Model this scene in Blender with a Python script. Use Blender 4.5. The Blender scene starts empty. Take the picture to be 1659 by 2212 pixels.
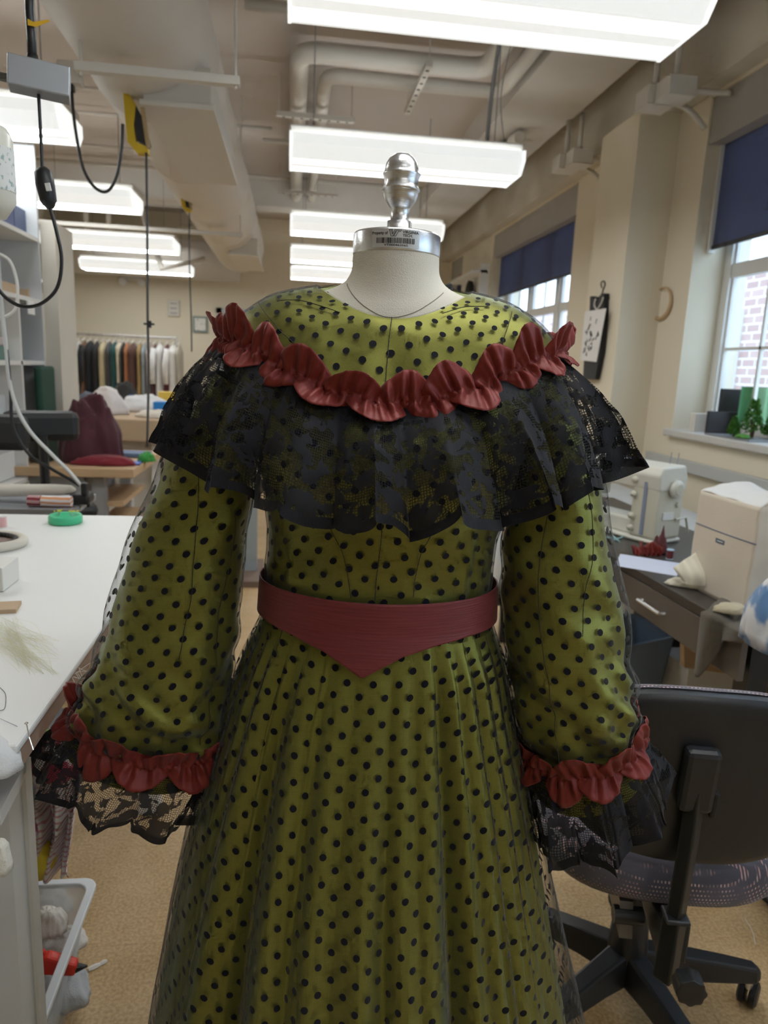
import bpy, bmesh, math, random
from mathutils import Vector, Matrix, noise
PI = math.pi
sc = bpy.context.scene
COL = sc.collection
# ------------------------------------------------------------------ camera
F, HC = 1540.0, 1.40
_p, _y, _r = map(math.radians, (11.42, 7.74, 2.46))
fw = Vector((math.sin(_y)*math.cos(_p), math.cos(_y)*math.cos(_p), -math.sin(_p)))
r0 = Vector((math.cos(_y), -math.sin(_y), 0)); u0 = r0.cross(fw)
RI = r0*math.cos(_r)+u0*math.sin(_r); UI = u0*math.cos(_r)-r0*math.sin(_r)
CC = Vector((0, 0, HC))
cam = bpy.data.cameras.new('camera'); camo = bpy.data.objects.new('camera', cam); COL.objects.link(camo)
m3 = Matrix((RI, UI, -fw)).transposed(); camo.matrix_world = Matrix.Translation(CC) @ m3.to_4x4()
cam.sensor_fit = 'VERTICAL'; cam.sensor_height = 36; cam.lens = F/2212*36
cam.clip_start = .02; cam.clip_end = 100
cam.dof.use_dof = True; cam.dof.focus_distance = .87; cam.dof.aperture_fstop = 7.0
sc.camera = camo
# ------------------------------------------------------------------ world, light, exposure
sc.view_settings.view_transform = 'Standard'; sc.view_settings.look = 'None'; sc.view_settings.gamma = 1
sc.view_settings.exposure = 1.32
FIX_TUBE, FIX_LENS = 8.5, .27
w = bpy.data.worlds.new('world'); sc.world = w; w.use_nodes = True
bg = w.node_tree.nodes['Background']; bg.inputs[0].default_value = (.58, .78, 1.0, 1); bg.inputs[1].default_value = 1.7
sc.cycles.transparent_max_bounces = 16; sc.cycles.max_bounces = 5; sc.cycles.diffuse_bounces = 4; sc.cycles.use_adaptive_sampling = True; sc.cycles.adaptive_threshold = .05; sc.cycles.adaptive_min_samples = 12
sc.cycles.use_denoising = True
sc.cycles.sample_clamp_indirect = 6

# ------------------------------------------------------------------ helpers
def ray(px, py): return fw+RI*((px-829.5)/F)-UI*((py-1106)/F)
def aX(px, py, X): d = ray(px, py); return CC+d*(X/d.x)
def aY(px, py, Y): d = ray(px, py); return CC+d*(Y/d.y)
def aZ(px, py, Z): d = ray(px, py); return CC+d*((Z-HC)/d.z)
def proj(p):
    q = Vector(p)-CC; z = q.dot(fw); return 829.5+F*q.dot(RI)/z, 1106-F*q.dot(UI)/z
MO = Vector((.13, .96, 0)); MY = -_y
ex = Vector((math.cos(MY), math.sin(MY), 0)); ey = Vector((-math.sin(MY), math.cos(MY), 0))
def L(px, py, yd=0):
    d = ray(px, py); o = MO+ey*yd; t = (o-CC).dot(ey)/d.dot(ey); p = CC+d*t-MO
    return Vector((p.dot(ex), p.dot(ey), p.z))
def fromL(p): return MO+ex*p[0]+ey*p[1]+Vector((0, 0, p[2]))
def cr(a, b, c, d, t):
    return .5*((2*b)+(-a+c)*t+(2*a-5*b+4*c-d)*t*t+(-a+3*b-3*c+d)*t*t*t)
def lerpk(keys, t):
    n = len(keys); i = max(0, min(n-2, int(t))); f = t-i
    g = lambda j: keys[max(0, min(n-1, j))]
    if isinstance(keys[0], (tuple, list)): return [cr(*[g(i+k)[m] for k in (-1, 0, 1, 2)], f) for m in range(len(keys[0]))]
    return cr(g(i-1), g(i), g(i+1), g(i+2), f)
def spline(pts, n=8):
    P = [Vector(p) for p in pts]; out = []
    for i in range(len(P)-1):
        a = P[max(0, i-1)]; b = P[i]; c = P[i+1]; d = P[min(len(P)-1, i+2)]
        for k in range(n): out.append(Vector([cr(a[m], b[m], c[m], d[m], k/n) for m in range(3)]))
    out.append(P[-1]); return out
def wpos(o):
    v = Vector((0, 0, 0))
    while o: v += o.location; o = o.parent
    return v
class MB:
    def __init__(s): s.v = []; s.f = []; s.uv = None
    def add(s, vs, fs):
        b = len(s.v); s.v += [Vector(v) for v in vs]; s.f += [tuple(b+i for i in f) for f in fs]; return s
    def box(s, c, d, rz=0, rx=0, ry=0):
        M = Matrix.Translation(c) @ Matrix.Rotation(rz, 4, 'Z') @ Matrix.Rotation(ry, 4, 'Y') @ Matrix.Rotation(rx, 4, 'X')
        h = [x/2 for x in d]
        vs = [M @ Vector((x*h[0], y*h[1], z*h[2])) for x in (-1, 1) for y in (-1, 1) for z in (-1, 1)]
        return s.add(vs, [(0, 1, 3, 2), (4, 6, 7, 5), (0, 4, 5, 1), (2, 3, 7, 6), (0, 2, 6, 4), (1, 5, 7, 3)])
    def mm(s, a, b):
        return s.box([(a[i]+b[i])/2 for i in range(3)], [abs(b[i]-a[i]) for i in range(3)])
    def tube(s, pts, r, n=8, cap=True, closed=False):
        P = [Vector(p) for p in pts]; N = len(P); base = len(s.v)
        rr = r if isinstance(r, (list, tuple)) else [r]*N
        up = None
        for i in range(N):
            a = P[(i-1) % N] if closed else P[max(0, i-1)]; b = P[(i+1) % N] if closed else P[min(N-1, i+1)]
            t = (b-a); t = t.normalized() if t.length > 1e-9 else Vector((0, 0, 1))
            if up is None:
                up = Vector((0, 0, 1)) if abs(t.z) < .9 else Vector((1, 0, 0))
            x = t.cross(up)
            if x.length < 1e-6: x = t.cross(Vector((0, 1, 0)))
            x.normalize(); up2 = x.cross(t).normalized(); up = up2
            for k in range(n):
                a_ = 2*PI*k/n; s.v.append(P[i]+(x*math.cos(a_)+up2*math.sin(a_))*rr[i])
        for i in range(N if closed else N-1):
            j = (i+1) % N
            for k in range(n): s.f.append((base+i*n+k, base+i*n+(k+1) % n, base+j*n+(k+1) % n, base+j*n+k))
        if cap and not closed:
            s.f.append(tuple(base+k for k in range(n))[::-1]); s.f.append(tuple(base+(N-1)*n+k for k in range(n)))
        return s
    def cyl(s, a, b, r, r2=None, n=20): return s.tube([a, b], [r, r if r2 is None else r2], n)
    def lathe(s, prof, c=(0, 0, 0), n=32, ax='Z', cap=True):
        base = len(s.v); c = Vector(c); m = len(prof)
        for r, z in prof:
            for k in range(n):
                a = 2*PI*k/n; x, y = r*math.cos(a), r*math.sin(a)
                s.v.append(c+Vector({'Z': (x, y, z), 'X': (z, x, y), 'Y': (x, z, y)}[ax]))
        for i in range(m-1):
            for k in range(n): s.f.append((base+i*n+k, base+i*n+(k+1) % n, base+(i+1)*n+(k+1) % n, base+(i+1)*n+k))
        if cap: s.f += [tuple(base+k for k in range(n))[::-1], tuple(base+(m-1)*n+k for k in range(n))]
        return s
    def grid(s, fn, nu, nv, closed=False):
        base = len(s.v)
        for j in range(nv+1):
            for i in range(nu if closed else nu+1): s.v.append(Vector(fn(i/nu, j/nv)))
        w_ = nu if closed else nu+1
        for j in range(nv):
            for i in range(nu):
                a = base+j*w_+i; b = base+j*w_+(i+1) % w_; s.f.append((a, b, b+w_, a+w_))
        return s
    def prism(s, poly, d):
        n = len(poly); d = Vector(d); A = [Vector(p) for p in poly]
        return s.add(A+[p+d for p in A], [tuple(range(n))[::-1], tuple(range(n, 2*n))]+[(i, (i+1) % n, n+(i+1) % n, n+i) for i in range(n)])
    def build(s, name, mat, parent=None, smooth=False, bevel=0, sub=0, local=False, solid=0, uv=None):
        me = bpy.data.meshes.new(name)
        V = s.v
        if parent is not None and not local: o_ = wpos(parent)
        elif parent is None and not local:
            o_ = Vector((sum(v.x for v in V)/len(V), sum(v.y for v in V)/len(V), min(v.z for v in V)))
        else: o_ = Vector((0, 0, 0))
        me.from_pydata([v-o_ for v in V], [], s.f)
        if uv:
            l = me.uv_layers.new(name='UVMap')
            for p in me.polygons:
                for li, t in zip(p.loop_indices, uv(p)): l.data[li].uv = t
        bm = bmesh.new(); bm.from_mesh(me)
        if not uv: bmesh.ops.recalc_face_normals(bm, faces=bm.faces)
        bm.to_mesh(me); bm.free()
        if smooth:
            for p in me.polygons: p.use_smooth = True
        me.materials.append(mat)
        o = bpy.data.objects.new(name, me); COL.objects.link(o)
        if parent is not None: o.parent = parent
        elif not local: o.location = o_
        if bevel:
            b = o.modifiers.new('bevel', 'BEVEL'); b.width = bevel; b.segments = 2; b.limit_method = 'ANGLE'
            if smooth is False:
                for p in me.polygons: p.use_smooth = False
        if sub: m_ = o.modifiers.new('subdivision', 'SUBSURF'); m_.levels = sub; m_.render_levels = sub
        if solid: m_ = o.modifiers.new('solidify', 'SOLIDIFY'); m_.thickness = solid; m_.offset = 0
        return o
def tag(o, label, cat, group=None, kind=None):
    if label: o['label'] = label
    if cat: o['category'] = cat
    if group: o['group'] = group
    if kind: o['kind'] = kind
    return o
def thing(name, loc, label, cat, group=None, rz=0):
    o = bpy.data.objects.new(name, None); COL.objects.link(o); o.location = loc; o.rotation_euler = (0, 0, rz)
    o.empty_display_size = .1
    return tag(o, label, cat, group)
def struct(o): o['kind'] = 'structure'; return o
# ------------------------------------------------------------------ materials
MC = {}
def mat(name, col, rough=.6, metal=0, bump=0, bscale=80, var=0, vscale=6, emit=None, es=0, alpha=1, trans=0, spec=.5, sheen=0, coat=0, stretch=None):
    if name in MC: return MC[name]
    m = bpy.data.materials.new(name); m.use_nodes = True; nt = m.node_tree; b = nt.nodes['Principled BSDF']
    b.inputs['Base Color'].default_value = (*col, 1); b.inputs['Roughness'].default_value = rough; b.inputs['Metallic'].default_value = metal
    b.inputs['Specular IOR Level'].default_value = spec; b.inputs['Sheen Weight'].default_value = sheen
    b.inputs['Coat Weight'].default_value = coat
    b.inputs['Alpha'].default_value = alpha; b.inputs['Transmission Weight'].default_value = trans
    if emit: b.inputs['Emission Color'].default_value = (*emit, 1); b.inputs['Emission Strength'].default_value = es
    tc = nt.nodes.new('ShaderNodeTexCoord'); mp = nt.nodes.new('ShaderNodeMapping'); nt.links.new(tc.outputs['Object'], mp.inputs[0])
    if stretch: mp.inputs['Scale'].default_value = stretch
    n = nt.nodes.new('ShaderNodeTexNoise'); n.inputs['Scale'].default_value = vscale; n.inputs['Detail'].default_value = 5
    nt.links.new(mp.outputs[0], n.inputs['Vector'])
    v = var if var else .06
    mx = nt.nodes.new('ShaderNodeMix'); mx.data_type = 'RGBA'; mx.inputs['A'].default_value = (*[c*(1-v) for c in col], 1)
    mx.inputs['B'].default_value = (*[min(1, c*(1+v)) for c in col], 1)
    nt.links.new(n.outputs[0], mx.inputs['Factor']); nt.links.new(mx.outputs['Result'], b.inputs['Base Color'])
    if bump:
        n2 = nt.nodes.new('ShaderNodeTexNoise'); n2.inputs['Scale'].default_value = bscale; n2.inputs['Detail'].default_value = 3
        nt.links.new(mp.outputs[0], n2.inputs['Vector'])
        bp = nt.nodes.new('ShaderNodeBump'); bp.inputs['Strength'].default_value = bump; bp.inputs['Distance'].default_value = .002
        nt.links.new(n2.outputs[0], bp.inputs['Height']); nt.links.new(bp.outputs[0], b.inputs['Normal'])
    MC[name] = m; return m
class NT:
    def __init__(s, name):
        s.m = bpy.data.materials.new(name); s.m.use_nodes = True; s.t = s.m.node_tree; s.b = s.t.nodes['Principled BSDF']; s.out = s.t.nodes['Material Output']
    def n(s, typ, **k):
        x = s.t.nodes.new('ShaderNode'+typ)
        for a, b in k.items(): setattr(x, a, b)
        return x
    def l(s, a, b): s.t.links.new(a, b)
    def val(s, x, i):
        if isinstance(x, (int, float)): i.default_value = x
        else: s.l(x, i)
    def math(s, op, a, b=0, c=0):
        x = s.n('Math', operation=op); s.val(a, x.inputs[0]); s.val(b, x.inputs[1])
        if op in ('SMOOTH_MIN', 'COMPARE', 'MULTIPLY_ADD'): s.val(c, x.inputs[2])
        return x.outputs[0]
    def ss(s, x, a, b, lo=0, hi=1):
        r = s.n('MapRange', interpolation_type='SMOOTHSTEP'); s.val(x, r.inputs[0])
        for i, q in enumerate((a, b, lo, hi)): r.inputs[i+1].default_value = q
        return r.outputs[0]
    def mix(s, f, a, b):
        x = s.n('Mix', data_type='RGBA'); s.val(f, x.inputs['Factor'])
        for q, i in ((a, x.inputs['A']), (b, x.inputs['B'])):
            if isinstance(q, tuple): i.default_value = (*q, 1)
            else: s.l(q, i)
        return x.outputs['Result']
    def noise(s, vec, sc_, det=3, scale=None):
        if scale:
            mp = s.n('Mapping'); mp.inputs['Scale'].default_value = scale; s.l(vec, mp.inputs[0]); vec = mp.outputs[0]
        x = s.n('TexNoise'); x.inputs['Scale'].default_value = sc_; x.inputs['Detail'].default_value = det; s.l(vec, x.inputs['Vector']); return x.outputs[0]
    def bump(s, h, st, dist=.001):
        b = s.n('Bump'); b.inputs['Strength'].default_value = st; b.inputs['Distance'].default_value = dist; s.l(h, b.inputs['Height']); s.l(b.outputs[0], s.b.inputs['Normal'])
    def p(s, **k):
        for a, v in k.items():
            i = s.b.inputs[a.replace('_', ' ')]
            if isinstance(v, tuple): i.default_value = (*v, 1)
            else: s.val(v, i)
def satin():
    q = NT('olive_satin'); uv = q.n('TexCoord').outputs['UV']
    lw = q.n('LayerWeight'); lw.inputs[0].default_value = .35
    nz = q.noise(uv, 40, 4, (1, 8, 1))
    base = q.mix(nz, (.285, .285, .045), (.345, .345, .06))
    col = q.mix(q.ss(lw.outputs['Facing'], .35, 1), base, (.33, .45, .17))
    q.p(Base_Color=col, Roughness=.29, Metallic=.52, Anisotropic=.5, Sheen_Weight=.15, Specular_IOR_Level=.5)
    wv = q.noise(uv, 1500, 1); q.bump(wv, .5, .0004); return q.m
def tulle():
    q = NT('dotted_black_net'); uv = q.n('TexCoord').outputs['UV']
    sp = q.n('SeparateXYZ'); q.l(uv, sp.inputs[0]); S = .0335
    def d2(off):
        fx = q.math('SUBTRACT', q.math('FRACT', q.math('ADD', q.math('DIVIDE', sp.outputs[0], S), off+100)), .5)
        fy = q.math('SUBTRACT', q.math('FRACT', q.math('ADD', q.math('DIVIDE', sp.outputs[1], S), off+100)), .5)
        return q.math('SQRT', q.math('ADD', q.math('MULTIPLY', fx, fx), q.math('MULTIPLY', fy, fy)))
    d = q.math('MINIMUM', d2(0), d2(.5))
    d = q.math('ADD', d, q.math('MULTIPLY', q.math('SUBTRACT', q.noise(uv, 900, 1), .5), .02))
    dot = q.ss(d, .128, .142, 1, 0)
    vo = q.n('TexVoronoi', feature='DISTANCE_TO_EDGE'); vo.inputs['Scale'].default_value = 620; vo.inputs['Randomness'].default_value = .25
    q.l(uv, vo.inputs['Vector'])
    cell = q.ss(vo.outputs['Distance'], .05, .16, .46, .04)
    lw = q.n('LayerWeight'); lw.inputs[0].default_value = .5
    a = q.math('ADD', cell, q.ss(lw.outputs['Facing'], .55, 1, 0, .38))
    alpha = q.math('MINIMUM', q.math('MAXIMUM', dot, a), 1)
    q.p(Base_Color=q.mix(dot, (.022, .024, .03), (.005, .005, .010)), Roughness=.85, Alpha=alpha, Sheen_Weight=.25, Specular_IOR_Level=.15)
    return q.m
def lace():
    q = NT('black_lace'); uv = q.n('TexCoord').outputs['UV']
    sp = q.n('SeparateXYZ'); q.l(uv, sp.inputs[0])
    wob = q.n('Mix', data_type='VECTOR'); nz = q.n('TexNoise'); nz.inputs['Scale'].default_value = 45; q.l(uv, nz.inputs['Vector'])
    wob.inputs['Factor'].default_value = .022; q.l(uv, wob.inputs['A']); q.l(nz.outputs['Color'], wob.inputs['B'])
    v1 = q.n('TexVoronoi', feature='SMOOTH_F1'); v1.inputs['Scale'].default_value = 26; q.l(wob.outputs[1], v1.inputs['Vector'])
    v2 = q.n('TexVoronoi', feature='DISTANCE_TO_EDGE'); v2.inputs['Scale'].default_value = 55; q.l(wob.outputs[1], v2.inputs['Vector'])
    flower = q.ss(q.noise(wob.outputs[1], 54, 2), .51, .54)
    leaf = q.ss(v2.outputs['Distance'], .10, .15, 1, 0)
    vor = q.ss(v1.outputs['Distance'], .30, .36, 1, 0)
    solid = q.math('MAXIMUM', q.math('MULTIPLY', flower, .93), q.math('MULTIPLY', q.math('MULTIPLY', leaf, vor), .95))
    hem = q.ss(sp.outputs[1], .0105, .0125, 1, 0)
    top = q.ss(sp.outputs[1], .125, .14)
    vo = q.n('TexVoronoi', feature='DISTANCE_TO_EDGE'); vo.inputs['Scale'].default_value = 330; vo.inputs['Randomness'].default_value = .3; q.l(uv, vo.inputs['Vector'])
    net = q.ss(vo.outputs['Distance'], .09, .16, .92, .04)
    a = q.math('MAXIMUM', q.math('MAXIMUM', solid, net), q.math('MAXIMUM', q.math('MULTIPLY', hem, .98), top))
    rib = q.noise(uv, 900, 1, (1, .25, 1))
    col = q.mix(solid, (.0075, .008, .011), (.012, .0125, .018))
    q.p(Base_Color=col, Roughness=.65, Alpha=a, Sheen_Weight=.06, Specular_IOR_Level=.18); q.bump(q.math('ADD', rib, q.math('MULTIPLY', a, 2.5)), .7, .0007); return q.m
def silk(name, c1, c2, slub=1):
    q = NT(name); uv = q.n('TexCoord').outputs['UV']
    n1 = q.noise(uv, 60, 4, (.25, 6, 1)); n2 = q.noise(uv, 900, 1)
    col = q.mix(n1, c1, c2)
    q.p(Base_Color=col, Roughness=.48, Sheen_Weight=.08, Metallic=.12, Specular_IOR_Level=.4)
    h = q.math('ADD', q.math('MULTIPLY', n1, slub), q.math('MULTIPLY', n2, .5)); q.bump(h, .55, .0006); return q.m
M_satin, M_tulle, M_lace = satin(), tulle(), lace()
M_red = silk('brick_red_silk', (.15, .0135, .010), (.225, .024, .017), .4)
M_sash = silk('wine_red_dupioni', (.125, .018, .022), (.26, .046, .046), 2.2)
M_wall = mat('cream_paint', (.76, .69, .55), .75, bump=.05, bscale=300, var=.02)
M_ceil = mat('ceiling_paint', (.56, .50, .455), .85, var=.03)
M_duct = mat('duct_paint', (.66, .62, .57), .55, var=.03)
M_white = mat('white_paint', (.74, .73, .70), .45, var=.02)
M_offw = mat('offwhite_paint', (.66, .63, .58), .6, var=.02)
M_lam = mat('white_laminate', (.80, .80, .79), .4, var=.015)
M_blk = mat('black_plastic', (.018, .019, .021), .42, var=.1)
M_blk2 = mat('black_rubber', (.012, .012, .013), .65, var=.1)
M_alu = mat('brushed_aluminium', (.72, .73, .75), .27, 1, bump=.15, bscale=60, stretch=(1, 1, 30), var=.02)
M_steel = mat('grey_steel', (.36, .38, .41), .38, .6, var=.03)
M_grey = mat('grey_paint', (.29, .29, .29), .6, var=.03)
M_wood = mat('pale_wood', (.56, .38, .22), .55, bump=.2, bscale=30, var=.16, vscale=9, stretch=(1, 8, 8))
M_kraft = mat('kraft_paper', (.52, .38, .25), .75, var=.06)
M_linen = mat('cream_linen', (.66, .62, .54), .9, bump=.35, bscale=700, var=.03)
M_glass = mat('clear_glass', (1, 1, 1), .02, alpha=.12, spec=.6)
M_sheetp = mat('clear_plastic', (.80, .84, .88), .15, alpha=.38, spec=.6)
def cloth(name, c, rough=.9, b=.5, **k): return mat(name, c, rough, bump=b, bscale=400, sheen=.2, **k)
exec_text = None
# ------------------------------------------------------------------ the room
XW, XL, YB, ZC = 2.4, -3.4, 11.4, 3.5
def floor_mat():
    q = NT('cork_particle_floor'); o = q.n('TexCoord').outputs['Object']
    a = q.noise(o, 6, 4); b = q.noise(o, 130, 3)
    c = q.mix(q.ss(b, .3, .7), (.32, .20, .085), (.66, .465, .25)); c2 = q.mix(q.ss(a, .3, .75), (.42, .27, .12), (.59, .43, .25))
    br = q.n('TexBrick', offset=0); br.inputs['Scale'].default_value = 1; br.inputs['Mortar Size'].default_value = .0016
    br.inputs['Brick Width'].default_value = .61; br.inputs['Row Height'].default_value = .61; q.l(o, br.inputs['Vector'])
    cc = q.mix(.5, c, c2); cm = q.mix(q.math('MULTIPLY', br.outputs['Fac'], .35), cc, (.25, .16, .08))
    q.p(Base_Color=cm, Roughness=.42); q.bump(b, .12, .001); return q.m
struct(MB().mm((XL-.2, -2.7, 0), (XW+.5, -2.5, ZC)).build('wall_front', M_wall))
struct(MB().mm((XL, -2.5, -.1), (XW+.5, YB+.3, 0)).build('floor', floor_mat()))
struct(MB().mm((XL-.2, -2.5, ZC), (XW+.5, YB+.3, ZC+.15)).build('ceiling', M_ceil))
struct(MB().mm((XL, YB, 0), (XW+.5, YB+.2, ZC)).build('wall_back', M_wall))
struct(MB().mm((XL-.2, -2.5, 0), (XL, YB+.2, ZC)).build('wall_left', M_wall))
# right wall with window openings (y0,y1); sill 1.10, head 3.02
wins = [(1.75, 4.27), (6.25, 8.86), (10.45, 11.2), (-1.6, .9)]
ZS, ZH, RD = 1.10, 3.02, 0.27
wl = MB(); ys = [-2.5]+sorted(v for p_ in wins for v in p_)+[YB]
for i in range(0, len(ys), 2): wl.mm((XW, ys[i], 0), (XW+RD+.1, ys[i+1], ZC))
for a, b in wins: wl.mm((XW, a, 0), (XW+RD+.1, b, ZS-.045)); wl.mm((XW, a, ZH), (XW+RD+.1, b, ZC))
struct(wl.build('wall_right', M_wall))
struct(MB().mm((2.28, -1.2, ZH+.02), (XW-.002, YB, ZC)).build('trim_1', mat('soffit_paint', (.60, .55, .46), .8)))
struct(MB().mm((1.51, -1.2, 3.29), (2.06, YB, ZC)).build('trim_2', mat('beam_paint', (.63, .60, .56), .8)))
struct(MB().mm((XL, 9.0, 3.2), (1.5, 9.35, ZC)).build('trim_3', mat('beam_paint', (.6, .6, .6))))
Yp = 4.61
struct(MB().mm((2.13, Yp, 0), (XW, 5.17, ZH+.02)).build('trim_4', M_wall))
struct(MB().mm((-1.402, 4.42, 0), (-1.322, 4.75, 2.12)).build('trim_5', mat('partition_cream', (.66, .62, .54), .7)))
struct(MB().mm((2.385, -1.2, 0), (XW-.001, Yp, .1)).build('baseboard_right', M_grey))
for i, (a, b) in enumerate(wins):
    xo = XW+RD-.06
    t = thing('window_%d' % (i+1), (xo, (a+b)/2, ZS), None, None); t['kind'] = 'structure'
    f = MB()
    f.mm((xo, a, ZS), (xo+.07, a+.07, ZH)).mm((xo, b-.07, ZS), (xo+.07, b, ZH)).mm((xo, a, ZH-.06), (xo+.07, b, ZH)).mm((xo, a, ZS), (xo+.07, b, ZS+.08))
    n = 3; wd = (b-a)/n
    for k in range(1, n): f.mm((xo, a+k*wd-.05, ZS), (xo+.07, a+k*wd+.05, ZH))
    f.build('window_frame', M_white, t)
    for k in range(n):
        ya, yb = a+k*wd+.05, a+(k+1)*wd-.05
        s = MB(); zm = 2.06
        s.mm((xo+.01, ya, zm-.04), (xo+.06, yb, zm+.04))
        for (z0, z1) in ((ZS+.08, zm-.04), (zm+.04, ZH-.06)):
            s.mm((xo+.02, ya, z0), (xo+.05, ya+.035, z1)).mm((xo+.02, yb-.035, z0), (xo+.05, yb, z1))
            s.mm((xo+.025, (ya+yb)/2-.009, z0), (xo+.045, (ya+yb)/2+.009, z1)).mm((xo+.025, ya, (z0+z1)/2-.009), (xo+.045, yb, (z0+z1)/2+.009))
        s.build('sash', M_white, t)
        MB().mm((xo+.033, ya, ZS+.08), (xo+.037, yb, ZH-.06)).build('pane', M_glass, t)
    MB().mm((XW-.045, a-.03, ZS-.045), (xo, b+.03, ZS)).build('window_sill', mat('sill_paint', (.60, .59, .57), .5), t, bevel=.008)
# blinds with their fascia boxes
def blindm():
    q = NT('navy_blind_weave'); o = q.n('TexCoord').outputs['Object']; nz = q.noise(o, 300, 2, (1, 1, .1))
    dif = q.mix(nz, (.085, .09, .125), (.12, .125, .165))
    q.p(Base_Color=dif, Roughness=.8)
    tr = q.n('BsdfTranslucent'); tr.inputs[0].default_value = (.24, .25, .33, 1); ms = q.n('MixShader'); ms.inputs[0].default_value = .5
    q.l(q.b.outputs[0], ms.inputs[1]); q.l(tr.outputs[0], ms.inputs[2]); q.l(ms.outputs[0], q.out.inputs[0]); return q.m
M_blind = blindm()
bz = [2.18, 2.30, 2.2, 2.6]
bl = ['navy roller blind half lowered over the nearest window', 'navy roller blind lowered over the wide window behind the hanging black garment', 'navy roller blind on the farthest small window beside the pegboard', 'navy roller blind rolled high on the window behind the camera']
for i, (a, b) in enumerate(wins):
    t = thing('roller_blind', (XW+.1, (a+b)/2, bz[i]), bl[i], 'window blind')
    MB().mm((XW+.012, a+.004, 2.765), (XW+.13, b-.004, ZH-.001)).build('fascia', mat('fascia_grey', (.40, .385, .37), .6), t)
    MB().mm((XW+.10, a+.03, bz[i]+.02), (XW+.103, b-.03, 2.80)).build('fabric', M_blind, t)
    MB().mm((XW+.094, a+.03, bz[i]), (XW+.109, b-.03, bz[i]+.022)).build('hem_bar', M_blk, t)
    for y_ in (b-.018, a+.018): MB().mm((XW+.08, y_-.01, bz[i]-.02), (XW+.12, y_+.01, 2.765)).build('side_channel', M_white, t)
# the brick house outside
def brickm():
    q = NT('red_brick'); o = q.n('TexCoord').outputs['Object']; s_ = q.n('SeparateXYZ'); q.l(o, s_.inputs[0]); c_ = q.n('CombineXYZ')
    q.l(s_.outputs[1], c_.inputs[0]); q.l(s_.outputs[2], c_.inputs[1])
    br = q.n('TexBrick'); br.inputs['Scale'].default_value = 1; br.inputs['Brick Width'].default_value = .34; br.inputs['Row Height'].default_value = .14; br.inputs['Mortar Size'].default_value = .014
    br.inputs['Color1'].default_value = (.42, .27, .25, 1); br.inputs['Color2'].default_value = (.52, .36, .33, 1); br.inputs['Mortar'].default_value = (.75, .75, .78, 1)
    q.l(c_.outputs[0], br.inputs['Vector']); q.p(Base_Color=br.outputs['Color'], Roughness=.9); return q.m
t = thing('brick_building', (7.5, 9, -1), 'red brick building with white framed windows seen outside through the panes', 'building')
MB().mm((7.5, 1, -1), (8.5, 24, 3.4)).build('wall', brickm(), t)
for k in range(7):
    y0 = 2.5+k*3
    wf = MB().mm((7.42, y0, .6), (7.5, y0+1.3, 2.6)).build('window', M_white, t)
    MB().mm((7.40, y0+.1, .7), (7.419, y0+1.2, 1.55)).mm((7.40, y0+.1, 1.65), (7.419, y0+1.2, 2.5)).build('pane', mat('dark_pane', (.35, .45, .55), .1), wf)
struct(MB().mm((XW+.6, -2, -1.2), (14, 26, -1.0)).build('ground', mat('pavement', (.45, .46, .46), .9)))
# ------------------------------------------------------------------ lights
def lensm():
    q = NT('prismatic_lens'); o = q.n('TexCoord').outputs['Object']; s_ = q.n('SeparateXYZ'); q.l(o, s_.inputs[0])
    def band(c, wd): return q.ss(q.math('ABSOLUTE', q.math('SUBTRACT', s_.outputs[1], c)), .015, wd, 1, 0)
    t_ = q.math('ADD', band(-.08, .05), band(.08, .05))
    pr = q.n('TexChecker'); pr.inputs['Scale'].default_value = 160; q.l(o, pr.inputs['Vector'])
    st = q.math('MULTIPLY_ADD', t_, FIX_TUBE, FIX_LENS); st = q.math('MULTIPLY', st, q.math('MULTIPLY_ADD', pr.outputs['Fac'], .12, .94))
    q.p(Base_Color=(.8, .8, .8), Roughness=.35, Emission_Color=(.97, 1.0, .985)); q.val(st, q.b.inputs['Emission Strength']); return q.m
M_lens = lensm()
M_endcap = mat('fixture_end_cap', (.82, .83, .82), .3, emit=(.95, 1, .98), es=.35)
def fixture(x0, x1, yc, label, zb=2.5):
    t = thing('fluorescent_light', ((x0+x1)/2, yc, zb), label, 'ceiling light', 'suspended fluorescent lights')
    hw = .20; xc, hl = (x0+x1)/2, (x1-x0)/2
    prof = [(-hw, .115), (-hw-.004, .06), (-hw*.72, .0), (hw*.72, .0), (hw+.004, .06), (hw, .115)]
    m = MB(); n_ = len(prof)
    m.add([(-hl+.012, y, z) for y, z in prof]+[(hl-.012, y, z) for y, z in prof], [(i, i+1, n_+i+1, n_+i) for i in range(n_-1)])
    m.build('lens', M_lens, t, local=True)
    for s in (-1, 1): MB().prism([(s*hl-.012*s, y*1.03, z*1.02-.001) for y, z in prof], (.012*s, 0, 0)).build('end_cap', M_endcap, t, local=True)
    MB().mm((-hl, -hw*.8, .117), (hl, hw*.8, .165)).build('housing', M_white, t, local=True, bevel=.01)
    for s in (-1, 1): MB().cyl((s*hl*.8, 0, .166), (s*hl*.8, 0, ZC-zb-.003), .0035, n=6).build('suspension_wire', M_steel, t, local=True)
    return t
FY = [.84, 2.5, 4.36, 6.52, 8.24, 9.85]
lr = ['fluorescent pendant light directly overhead behind the camera', 'large nearest fluorescent light at the top right of the picture', 'fluorescent light crossing behind the metal finial', 'third fluorescent light in the right row, behind the neck cap',
      'fourth fluorescent light in the right row, just above the next lowest', 'farthest and lowest fluorescent light in the right row, left of the neck']
fixture(-.03, 1.275, -.8, 'added unseen fluorescent light farther behind the camera, lighting the skirt front')  # extra fixture out of view, added to light the skirt from the front
for y, l_ in zip(FY, lr): fixture(-.03, 1.275, y, l_)
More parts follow.
